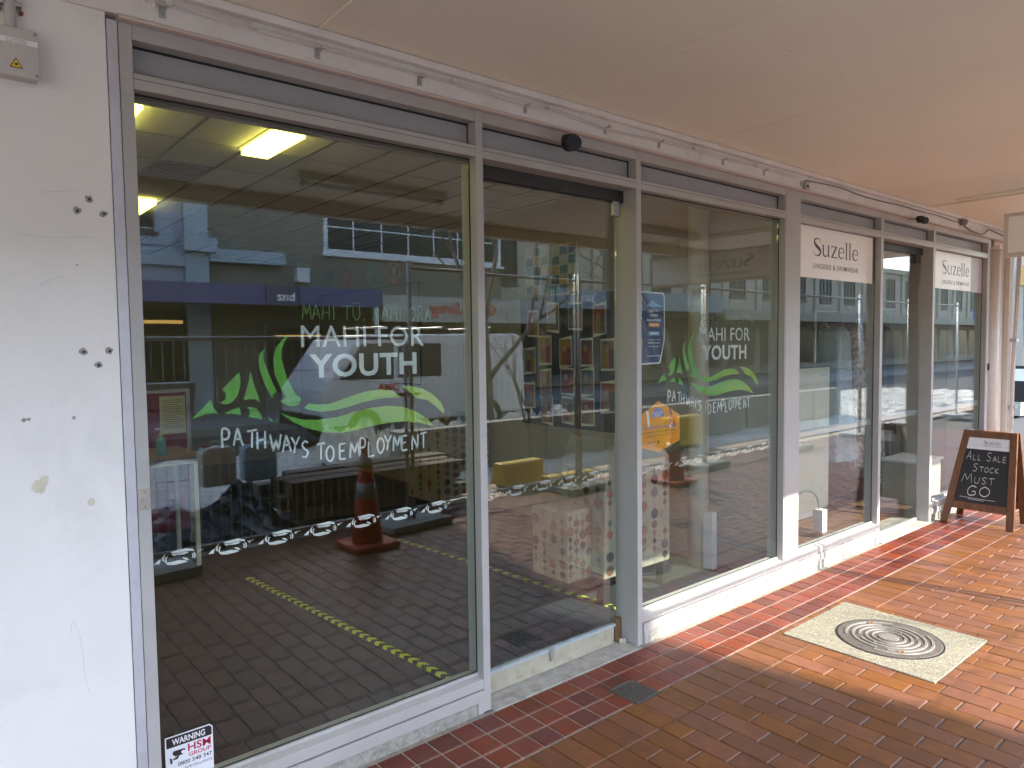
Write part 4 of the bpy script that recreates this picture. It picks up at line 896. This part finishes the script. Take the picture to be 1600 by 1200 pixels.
# ================================================================== chalkboard A-frame
ab = thing('chalkboard_sign', 'wooden sandwich board with chalk sale message on the footpath', 'sandwich board', (7.3,-.33,0))
def leaf(xb, xt, y0b, y1b, y0t, y1t, ht, out, front):
    """one leaf of the board: trapezoid between (xb at floor) and (xt at top); out = +1 means facing +x"""
    def P(s, h, d=0):   # s 0..1 across from wall side, h height, d offset along the face normal
        k = h/ht; x = xb+(xt-xb)*k + d*(-1 if front else 1); y = (y0b+(y0t-y0b)*k)*(1-s)+(y1b+(y1t-y1b)*k)*s; return (x, y, h)
    def slab(s0, s1, s2, s3, h0, h1, d0, d1):
        q = [P(s0,h0,d0),P(s1,h0,d0),P(s2,h1,d0),P(s3,h1,d0)]; r_ = [P(s0,h0,d1),P(s1,h0,d1),P(s2,h1,d1),P(s3,h1,d1)]
        return MB().add(q+r_, [(0,1,2,3),(7,6,5,4),(0,4,5,1),(1,5,6,2),(2,6,7,3),(3,7,4,0)])
    w = .105
    slab(0, w, w*1.25, 0, .002, ht, 0, .03).build('frame_stile', m_wood, ab, bevel=.003); slab(1-w, 1, 1, 1-w*1.25, .002, ht, 0, .03).build('frame_stile', m_wood, ab, bevel=.003)
    slab(w*1.25, 1-w*1.25, 1-w*1.26, w*1.26, ht-.062, ht-.001, .002, .028).build('frame_rail', m_wood, ab, bevel=.003)
    slab(w*1.04, 1-w*1.04, 1-w*1.1, w*1.1, .135, .20, .002, .028).build('frame_rail', m_wood, ab, bevel=.003)
    slab(w*1.1, 1-w*1.1, 1-w*1.24, w*1.24, .20, ht-.062, .008, .016).build('blackboard', m_chalk, ab)
    if front:
        slab(w*1.22, 1-w*1.22, 1-w*1.24, w*1.24, ht-.165, ht-.0625, .0165, .0205).build('header_card', m_white, ab)
        def proj2(mb, d): mb.v = [P(v[0], v[2], d) for v in mb.v]; return mb
        proj2(roman('Suzelle', .42, ht-.116, .30, .021, 0), .0215).build('lettering', m_suz, ab)
        for z, a, b in ((ht-.128,.40,.74),(ht-.138,.40,.74)): proj2(text_mb('LINGERIE & SWIMWEAR BOUTIQUE', a, z, b-a, .006, 0), .0215).build('lettering', m_suz, ab)
        for a, b in ((.2,.38),(.76,.88)): proj2(MB().ribbon([(a,ht-.128),((a+b)/2,ht-.128),(b,ht-.128)], .002, 0), .0213).build('rule', M('grey rule', (.4,.38,.36), .6), ab)
        def line(txt, x, z, big, small, adv):
            mb = MB()
            for wd in txt.split(' '):
                for i, c in enumerate(wd):
                    h = big if i == 0 else small; w_ = (adv if i == 0 else adv*.72)*(1.25 if c in 'MW' else (.55 if c == 'I' else 1))
                    pen(mb, c, x, z, w_*.80, h, .0058, 0, .035); x += w_
                x += adv*.75
            proj2(mb, .0168).build('chalk_line', m_chalkw, ab)
        line('ALL', .165, .575, .075, .048, .11); line('SALE', .50, .575, .075, .048, .11); line('STOCK', .30, .475, .07, .045, .115); line('MUST', .17, .37, .08, .058, .155)
        mb = MB()
        for c, x in (('G',.28),('O',.47)): pen(mb, c, x, .262, .16, .085, .0095, 0, .02)
        proj2(mb, .0168).build('chalk_line', m_chalkw, ab); mb = MB()
        mb.ribbon([(.19,.243),(.45,.238),(.72,.236)], .004, 0); mb.ribbon([(.32,.229),(.45,.226),(.56,.225)], .004, 0)
        # strokes are drawn in face units: stretch pen widths across the board
        proj2(mb, .0168).build('chalk_underline', m_chalkw, ab)
leaf(7.13, 7.27, -.045, -.615, -.18, -.59, .836, 1, True)
leaf(7.50, 7.31, -.045, -.615, -.18, -.59, .832, -1, False)
for y in (-.24,-.54): B(7.262,7.312,y,y+.03,.826,.838).build('hinge', m_steel, ab)

# ================================================================== STREET (seen in the glass)
# temporary fence
m_galv = M('galvanised fence tube', (.42,.42,.41), .45, .15, 20, metal=.5)
FX = [-3.35,-1.08,1.18,3.42,5.70,7.95,10.2,12.45,14.7,17.]
FY = -2.98
fl = ['far behind the camera','before the plaster wall','before the big window','before the door and orange cone','before the window with the orange sticker','before the boutique','before the chalkboard','past the end pier','furthest along the footpath']
for k in range(len(FX)-1):
    a, b = FX[k]+.03, FX[k+1]-.03
    t = thing('mesh_fence', 'galvanised mesh panel of the temporary fence '+fl[k], 'fence panel', ((a+b)/2,FY,0), 'temporary fence panels along the footpath')
    hr = 1.73 if FX[k] < 3 else 2.36
    for x in (a, b): MB().tube([(x,FY,.07),(x,FY,hr+.07)], .019, 8).build('post', m_galv, t, smooth=True)
    MB().tube([(a,FY,hr),(b,FY,hr)], .016, 8).build('rail', m_galv, t, smooth=True); MB().tube([(a,FY,.16),(b,FY,.16)], .016, 8).build('rail', m_galv, t, smooth=True)
    mb = MB(); n = int((b-a)/.075)
    for i in range(1, n): x = a+(b-a)*i/n; mb.tube([(x,FY,.16),(x,FY,hr)], .0022, 3, False)
    for i in range(1, 6): z = .16+(hr-.16)*i/6; mb.tube([(a,FY-.004,z),(b,FY-.004,z)], .0022, 3, False)
    o = mb.build('wire_mesh', m_galv, t, fixn=False); o['kind'] = 'stuff'
m_foot = M('pale fence block', (.36,.35,.31), .9, .2, 12, .4, 60)
for k in range(1, len(FX)):
    x = FX[k]; t = thing('fence_block', 'flat concrete block under the fence posts '+['','before the plaster wall','at the near edge of the big window','behind the orange cone','straight across from the window with the orange sticker','across from the boutique window','across from the chalkboard','past the end pier','towards the far street','at the far end of the fence'][k], 'fence block', (x,FY,0), 'concrete blocks under the fence')
    MB().prism([(x-.33,FY-.2),(x+.33,FY-.2),(x+.36,FY+.16),(x-.30,FY+.2)], 2, .0008, .068).build('block', m_foot, t, bevel=.01)
    B(x-.12,x+.12,FY-.012,FY+.012,1.2,1.235).build('coupler', m_steel, t)
# cones
m_cone = M('orange cone plastic', (.50,.075,.015), .55, .15, 10); m_refl = M('grey reflective sleeve', (.34,.33,.32), .4, .15, 10)
def cone(x, y, h, lab, sc=1.):
    t = thing('traffic_cone', lab, 'traffic cone', (x,y,0), 'traffic cones along the fence')
    MB().prism([(x-.2*sc,y-.2*sc),(x+.2*sc,y-.2*sc),(x+.2*sc,y+.2*sc),(x-.2*sc,y+.2*sc)], 2, .001, .05).build('base', m_cone, t, bevel=.012)
    r = lambda z: (.135-.105*z/h)*sc
    MB().lathe([(r(.05),.05),(r(.4*h),.4*h),(r(h),h),(r(h)-.012,h+.004)], x, y, 24).build('body', m_cone, t, smooth=True)
    for a, b in ((.46,.60),(.74,.86)): MB().lathe([(r(a*h)+.003,a*h),(r(b*h)+.003,b*h)], x, y, 24).build('sleeve', m_refl, t, smooth=True)
cone(2.80,-2.66,.90,'tall orange road cone with grey bands reflected in the big window')
cone(6.80,-2.60,.80,'orange road cone standing by the fence across from the boutique window')
# road works clutter behind the fence
m_tim = M('weathered timber', (.16,.115,.075), .85, .35, 5, .4, 40, stretch=(.4,6,6)); m_ply = M('black polythene', (.012,.013,.015), .28, .2, 4)
rn = random.Random(5)
for i in range(11):
    x0 = 2.55+rn.uniform(-.12,.2); lv = i//4; y0 = -3.75-(i % 4)*.24+rn.uniform(-.03,.03)
    tag(MB().prism([(x0,y0),(x0+1.9+rn.uniform(-.3,.2),y0+rn.uniform(-.05,.05)),(x0+1.9,y0+.2),(x0,y0+.2)], 2, .07+lv*.125, .19+lv*.125).build('timber_beam', m_tim, bevel=.006), 'heavy brown timber beam in the stack behind the fence, %s layer, %s in its row' % (['bottom','middle','top'][lv], ['first','second','third','fourth'][i % 4]), 'timber beam', 'stacked timber beams behind the fence')
def crumple(x0, x1, y0, y1, h, seed, nx=22, ny=14):
    r_ = random.Random(seed); mb = MB()
    for j in range(ny+1):
        for i in range(nx+1):
            u, v = i/nx, j/ny; e = min(1, 4*min(u,1-u))*min(1, 4*min(v,1-v))
            mb.v.append((x0+(x1-x0)*u+r_.uniform(-.03,.03), y0+(y1-y0)*v+r_.uniform(-.03,.03), .06+e*(h*(.45+.3*math.sin(u*7+seed)+.25*math.sin(v*9+u*4))+r_.uniform(0,.09))))
    for j in range(ny):
        for i in range(nx): a = j*(nx+1)+i; mb.f.append((a, a+1, a+nx+2, a+nx+1))
    return mb
tag(crumple(1.35,2.55,-4.6,-3.45,.35,2).build('plastic_sheet', m_ply), 'crumpled heap of black plastic sheeting behind the fence by the big window', 'plastic sheet')
tag(rough_sheet(4.3,9.5,-7.2,-5.2,40,16,.05,.5,8).build('rubble_heap', m_gravel), 'pale heap of broken rubble behind the fence', 'rubble')
def jerry(x, y, z, mt, lab):
    t = thing('jerry_can', lab, 'jerry can', (x,y,z), 'plastic jerry cans on the works')
    MB().prism([(x-.14,z),(x+.14,z),(x+.15,z+.03),(x+.15,z+.30),(x+.11,z+.35),(x-.11,z+.35),(x-.15,z+.30),(x-.15,z+.03)], 1, y-.09, y+.09).build('body', mt, t, bevel=.02)
    MB().tube(cat_rom([(x-.06,y,z+.345),(x-.05,y,z+.385),(x+.04,y,z+.385),(x+.05,y,z+.345)], 4), .013, 8).build('handle', mt, t); MB().lathe([(.025,z+.351),(.025,z+.375)], x-.10, y, 12).build('cap', M('red cap', (.35,.03,.02), .5), t)
jerry(2.02,-3.98,.43,M('milky plastic',(.55,.54,.48),.45),'milky white jerry can with red cap on the black sheeting'); jerry(2.42,-4.05,.42,M('pale blue plastic',(.30,.46,.55),.45),'pale blue jerry can beside the milky one')
t = thing('crate_tub', 'grey plastic tub full of bags behind the fence', 'tub', (1.75,-4.5,.45)); MB().prism([(1.58,.45),(1.95,.45),(2.0,.72),(1.53,.72)], 1, -4.75, -4.4).build('tub', M('grey tub', (.22,.23,.24), .5), t); crumple(1.56,1.97,-4.72,-4.43,.12,4,8,6).build('bags', M('white bags', (.55,.55,.56), .5), t); t.children[-1].location.z = .62
m_yw = M('yellow paint', (.62,.42,.02), .5, .12, 8)
for x, y, w, h, l in [(5.35,-3.62,.62,.30,'large yellow water barrier block behind the fence'),(5.75,-3.22,.70,.16,'low yellow block lying against the fence'),(9.2,-4.3,.9,.5,'long yellow barrier block further along the works')]:
    t = thing('yellow_block', l, 'barrier', (x,y,0), 'yellow barrier blocks')
    MB().prism([(y-.16,.05),(y+.16,.05),(y+.12,h*.35),(y+.09,h*.95),(y+.06,h),(y-.06,h),(y-.09,h*.95),(y-.12,h*.35)], 0, x-w/2, x+w/2).build('body', m_yw, t, bevel=.01)
    for k in (-1,1): B(x+k*w*.25-.05,x+k*w*.25+.05,y-.17,y+.17,.0,.049).build('foot', m_black, t)
# planter ledge strip and kerb line in the works
for k in range(9):
    x = 4.4+k*1.25
    tag(B(x,x+1.2,-5.05,-4.8,0,.62+.0*k).build('retaining_block', M('concrete block', (.33,.31,.27), .9, .2, 8, .4, 50), bevel=.01), 'grey concrete block of the low wall behind the fence, %s from the timber stack' % ['first','second','third','fourth','fifth','sixth','seventh','eighth','ninth'][k], 'concrete block', 'low block wall behind the fence')
# bare trees
m_bark = M('grey bark', (.17,.145,.12), .9, .3, 20, .6, 80)
def tree(x, y, h, r, seed, lab, depth=5, spread=.55, lean=(0,0)):
    rr = random.Random(seed); t = thing('bare_tree', lab, 'tree', (x,y,0), 'bare trees on the street')
    tr = MB(); cr = MB()
    def grow(p, d, L_, r0, lv, tgt):
        pts = [p]; q = p
        for i in range(4):
            d = (d+Vector((rr.uniform(-.16,.16), rr.uniform(-.16,.16), rr.uniform(-.03,.1)))).normalized(); q = q+d*(L_/4); pts.append(q)
        r1 = r0*.62; tgt.tube(pts, [r0+(r1-r0)*i/4 for i in range(5)], 8 if lv == 0 else (5 if lv < 3 else 3))
        if lv >= depth: return
        for k in range(3 if lv < 2 else (3 if rr.random() < .5 else 2)):
            a = rr.uniform(0, 6.283); s_ = spread*rr.uniform(.7,1.3)
            ax = d.orthogonal().normalized(); ax.rotate(Matrix.Rotation(a, 3, d)); nd = (d*math.cos(s_)+ax*math.sin(s_)).normalized(); nd.z += .08; nd.normalize()
            grow(pts[-1] if k < 2 else pts[2+rr.randint(0,1)], nd, L_*rr.uniform(.6,.85), r1*.8, lv+1, cr)
    grow(Vector((x,y,-.05)), Vector((lean[0],lean[1],1)).normalized(), h*.33, r, 0, tr)
    tr.build('trunk', m_bark, t, smooth=True); cr.build('crown', m_bark, t, smooth=True)
tree(7.9,-7.4,6.5,.10,3,'tall bare tree with fine spreading twigs behind the road works',6,.5)
tree(5.82,-3.95,2.6,.032,12,'slim young bare tree with forked stem just behind the fence',3,.5,(.12,0))
tree(12.5,-7.0,6.0,.09,21,'bare street tree further along beyond the boutique',6,.5)
# van
m_van = M('white van paint', (.62,.63,.64), .25, .04, 2); m_vglass = M('dark van glass', (.03,.035,.04), .05, spec=.8); m_tyre = M('tyre', (.02,.02,.02), .8)
vx, vy = 4.95, -8.1
t = thing('parked_van', 'white works van parked beyond the fence facing the bank', 'van', (7,-9,0))
sec = [(0,.35),(0,.95),(.12,1.10),(.62,1.78),(.85,1.86),(4.2,1.88),(4.35,1.80),(4.4,.35)]
MB().prism([(vx+a, z) for a, z in sec], 1, vy-1.7, vy).build('body', m_van, t, bevel=.05)
MB().prism([(vx+.16,1.14),(vx+.60,1.74),(vx+.615,1.735),(vx+.175,1.135)], 1, vy-1.58, vy-.12).build('windscreen', m_vglass, t); t.children[-1].location.x -= .035
wd = MB().prism([(vx+.30,1.12),(vx+.72,1.70),(vx+1.32,1.72),(vx+1.32,1.10)], 1, vy-.005, vy+.006).build('side_window', m_vglass, t)
MB().prism([(vx+1.42,1.12),(vx+1.42,1.70),(vx+2.3,1.70),(vx+2.3,1.12)], 1, vy-.005, vy+.006).build('side_window', m_vglass, t)
B(vx-.06,vx+.05,vy-1.65,vy-.05,.32,.55).build('bumper', m_black, t, bevel=.02)
for y in (vy-1.5,vy-.32): B(vx-.015,vx+.05,y,y+.2,.68,.86).build('headlight', M('headlight', (.7,.72,.72), .1), t, bevel=.01)
for x in (vx+.75,vx+3.45):
    for y in (vy+.015,vy-1.53):
        w = MB().prism([(x+.31*math.cos(2*math.pi*k/20), .31+.31*math.sin(2*math.pi*k/20)) for k in range(20)], 1, y-.2, y).build('wheel', m_tyre, t); MB().prism([(x+.18*math.cos(2*math.pi*k/16), .31+.18*math.sin(2*math.pi*k/16)) for k in range(16)], 1, y+.001, y+.012).build('rim', m_steel, w)
MB().box(vx+.5,vx+.62,vy+.02,vy+.16,1.15,1.36).build('mirror', m_black, t, bevel=.02)
text_mb('AMC', vx+1.0, .90, .42, .13, vy+.008, .03).build('lettering', M('red print', (.5,.03,.03), .5), t)
# (lettering is on the side facing our shop, so it must read from +y)
o = t.children[-1]
for v in o.data.vertices: v.co.x = (2*(vx+1.21)-(v.co.x+7))-7
for x in (vx+1.2,vx+2.4,vx+3.6): MB().tube([(x,vy-1.6,1.90),(x,vy-1.6,1.99),(x,vy-.1,1.99),(x,vy-.1,1.90)], .018, 6).build('roof_bar', m_black, t)

# ---- buildings across the street
def turn(mb):      # make print read from the +y side
    xs_ = [v[0] for v in mb.v]; c = min(xs_)+max(xs_); mb.v = [(c-v[0], v[1], v[2]) for v in mb.v]; return mb
m_blue = M('pale blue render', (.36,.42,.47), .8, .08, 1.5, .1, 20); m_bluep = M('lilac render', (.36,.38,.46), .8, .06, 1.5)
m_brown = M('brown render', (.21,.19,.145), .85, .12, .8, .1, 20); m_wg = M('street window glass', (.03,.03,.028), .2, spec=.2); m_wf = M('white window frame', (.66,.68,.68), .5)
m_old = M('pale grey old render', (.46,.40,.31), .8, .08, 1.5); m_shop = M('dim shop interior', (.05,.048,.04), .5, .3, 2)
m_bnz = M('navy sign panel', (.10,.09,.21), .4, .05); m_grayv = M('grey verandah fascia', (.30,.27,.22), .6, .08, 2)
m_warm = M('warm shop light strip', (1.,.62,.16), .5, emit=.35)
def window(par, x0, x1, z0, z1, y, nx=1, nz=1, fr=.06, fm=None):
    f = MB(); f.box(x0,x1,y,y+.06,z0,z0+fr); f.box(x0,x1,y,y+.06,z1-fr,z1); f.box(x0,x0+fr,y,y+.06,z0+fr,z1-fr); f.box(x1-fr,x1,y,y+.06,z0+fr,z1-fr)
    for i in range(1, nx): x = x0+(x1-x0)*i/nx; f.box(x-.02,x+.02,y+.005,y+.05,z0+fr,z1-fr)
    for i in range(1, nz): z = z0+(z1-z0)*i/nz; f.box(x0+fr,x1-fr,y+.008,y+.047,z-.02,z+.02)
    w = f.build('window', fm or m_wf, par); B(x0+fr,x1-fr,y+.01,y+.02,z0+fr,z1-fr).build('pane', m_wg, w)
    B(x0-.08,x1+.08,y,y+.12,z0-.08,z0-.001).build('sill', fm or m_wf, w)
bb = thing('blue_building', 'pale blue commercial building above the navy bank verandah', 'building', (-4,-20,0))
B(-14,5.63,-26,-16,0,5.95).build('wall', m_bluep, bb); B(1.2,5.63,-24,-16.3,5.951,22).build('shade_tower', m_bluep, bb)  # upper block is out of view, added to shade the left footpath
for x in (-9.4,-4.4,.3,5.08): B(x,x+.55,-15.999,-15.78,0,5.9).build('pilaster', m_blue, bb)
for z in (3.67,): B(-14,5.62,-15.999,-15.85,z,z+.42).build('ledge', m_blue, bb)
B(5.0,5.75,-15.779,-15.5,4.02,4.36).build('pilaster_block', m_blue, bb)
for k, x in enumerate((-8.6,-6.6,-3.6,-1.6,1.1,2.9)):
    for z in (4.45,): window(bb, x, x+1.55, z, z+1.2, -15.998, 2, 2, .06, M('brown frame', (.10,.07,.05), .6))
B(1.0,4.9,-15.997,-15.95,4.15,4.55).build('spandrel', m_blue, bb)
for k in range(6):
    x = -13+k*3.1; f = B(x,x+2.9,-15.995,-15.94,.1,2.7).build('shop_window', M('shop frame', (.22,.22,.22), .5), bb); B(x+.08,x+2.82,-15.938,-15.93,.55,2.6).build('pane', m_wg, f)
    B(x+.3,x+2.5,-15.928,-15.9,2.28,2.36).build('light_strip', m_warm, f)
br = thing('brown_building', 'brown rendered building with one long white framed upstairs window', 'building', (10,-20,0))
B(5.64,6.93,-24,-16.02,0,22).build('shade_corner_tower', m_brown, br); B(6.932,15.15,-24,-16,0,5.95).build('wall', m_brown, br)  # first block: height out of view, added so its corner casts the shadow edge
B(6.9,15.2,-24.1,-15.9,5.951,6.1).build('parapet', m_brown, br)
B(5.64,7.55,-15.998,-15.7,3.82,4.14).build('ledge', m_blue, br)
window(br, 8.75, 15.1, 4.27, 5.75, -15.998, 7, 2, .12)
B(7.9,8.25,-15.998,-15.78,3.42,3.8).build('alarm_box', m_wf, br)
for k in range(4):
    x = 7.0+k*2.03; f = B(x,x+1.9,-15.995,-15.94,.1,2.3).build('shop_window', MATS['shop frame'], br); B(x+.08,x+1.82,-15.938,-15.93,.45,2.2).build('pane', m_wg, f); B(x+.3,x+1.6,-15.928,-15.9,1.95,2.0).build('light_strip', m_warm, f)
vb = thing('bank_verandah', 'navy bank sign fascia with lower case name on the verandah edge', 'verandah', (3,-13.6,2.6))
B(-13,9.13,-13.62,-13.5,2.65,3.09).build('fascia', m_bnz, vb); B(-13,9.12,-16,-13.625,2.75,2.9).build('roof', m_grayv, vb)
B(6.15,6.98,-13.499,-13.46,2.645,3.095).build('sign_panel', M('dark sign panel', (.06,.055,.10), .4), vb)
turn(text_mb('bnz', 6.38, 2.74, .44, .21, -13.455, .025)).build('lettering', m_white, vb)
for k in range(5):
    a = R(60+k*32); MB().flat([(6.83+.02+.05*math.cos(a)-.06, 2.98+.05*math.sin(a)),(6.83+.05*math.cos(a)-.045,2.98+.05*math.sin(a)+.012),(6.83+.05*math.cos(a)-.03,2.98+.05*math.sin(a))], -13.455).build('star', M('gold star', (.6,.4,.1), .5), vb)
for x in (-8,-2,9.0): MB().tube([(x,-13.56,0),(x,-13.56,2.65)], .06, 12).build('post', m_wf, vb)
vg = thing('restaurant_verandah', 'pale grey verandah fascia with red script restaurant name', 'verandah', (12,-13.6,2.3))
B(9.16,15.3,-13.62,-13.5,2.30,2.98).build('fascia', M('pale fascia', (.40,.39,.35), .6, .05), vg); B(9.16,15.3,-16,-13.625,2.6,2.75).build('roof', m_grayv, vg)
m_rs = M('red script', (.55,.06,.03), .5)
o = text_mb('Golden Spring', 10.5, 2.42, 2.3, .42, -13.495, .025); o.v = [(v[0]+(v[2]-2.42)*.3, v[1], v[2]) for v in o.v]; turn(o).build('lettering', m_rs, vg)
turn(text_mb('CHINESE CUISINE', 9.25, 2.6, 1.05, .13, -13.495, .012)).build('lettering', m_white, vg)
ob = thing('old_building', 'long pale grey old building with tall paned upstairs windows', 'building', (35,-20,0))
B(15.3,70,-26,-18,0,6.1).build('wall', m_old, ob); B(15.2,70.2,-26,-17.8,6.101,6.4).build('cornice', m_old, ob)
for k in range(17):
    x = 16.2+k*3.05
    window(ob, x, x+1.35, 3.95, 5.75, -17.998, 3, 3, .07, M('dark sash', (.12,.11,.10), .6))
    B(x-.75,x-.3,-17.999,-17.86,3.0,6.1).build('pilaster', m_old, ob)
    p = MB(); 
    for a in ((x,x+1.35,3.15,3.19),(x,x+1.35,3.71,3.75),(x,x+.04,3.19,3.71),(x+1.31,x+1.35,3.19,3.71)): p.box(a[0],a[1],-17.998,-17.95,a[2],a[3])
    p.build('panel_moulding', m_wf, ob)
    f = B(x-.2,x+2.3,-17.995,-17.94,.1,2.45).build('shop_window', MATS['shop frame'], ob); B(x-.1,x+2.2,-17.938,-17.93,.45,2.35).build('pane', m_wg, f)
vo = thing('phone_shop_verandah', 'grey verandah fascia with white phone shop lettering twice along it', 'verandah', (20,-13.6,2.7))
B(15.35,24.2,-13.62,-13.5,2.80,3.43).build('fascia', M('steel blue fascia', (.22,.26,.28), .5, .05), vo); B(15.35,24.2,-18,-13.625,2.85,3.0).build('roof', m_grayv, vo)
for x in (15.95,21.8):
    turn(text_mb('one.nz', x, 3.03, .95, .22, -13.495, .01)).build('lettering', m_white, vo)
    mb = MB(); mb.ribbon([(x+1.12+.12*math.cos(R(a)), 3.13+.15*math.sin(R(a))) for a in range(40, 340, 15)], [.01+.05*math.sin(math.pi*i/20) for i in range(20)], -13.495); mb.build('ring_logo', m_white, vo)
vf = thing('far_verandah', 'plain grey verandah continuing along the old building', 'verandah', (45,-13.6,2.7)); B(24.3,70,-13.62,-13.5,2.55,2.95).build('fascia', m_grayv, vf); B(24.3,70,-18,-13.625,2.7,2.85).build('roof', m_grayv, vf)
t = thing('blue_street_sign', 'small blue street sign with white capital letter on the far verandah', 'sign', (53,-13.4,3)); B(51.5,55,-13.49,-13.42,2.96,3.5).build('panel', M('bright blue', (.06,.12,.5), .5), t); turn(text_mb('M', 52.6, 3.05, .7, .36, -13.415, .03)).build('lettering', m_white, t)
# corner building past the end pier
cb = thing('corner_building', 'cream shop with ochre verandah seen past the end pier', 'building', (24,4,0))
B(18,34,2.2,12,0,7).build('wall', M('cream render', (.34,.31,.25), .8, .06, 1), cb); B(17.6,34,-.6,2.199,2.75,3.15).build('verandah', M('ochre fascia', (.45,.26,.07), .6), cb)
for k in range(4): window(cb, 18.6+k*3.6, 21.4+k*3.6, .5, 2.5, 2.19-.06, 2, 1, .08)
t = thing('black_sign_board', 'black and white pavement board seen in the sliver past the end pier', 'sign board', (14.1,1.15,0)); B(14.0,14.06,.85,1.6,.6,1.2).build('board', m_black, t); B(13.994,13.9995,.95,1.5,.95,1.15).build('panel_print', m_white, t); B(14.0,14.05,.9,.95,-.05,.5995).build('leg', m_black, t); B(14.0,14.05,1.5,1.55,-.05,.5995).build('leg', m_black, t)
bk = B(-40,-9.2,-3,8,-.05,9).build('rear_building', m_old); tag(bk, 'plain pale building further back along our side of the street', 'building')
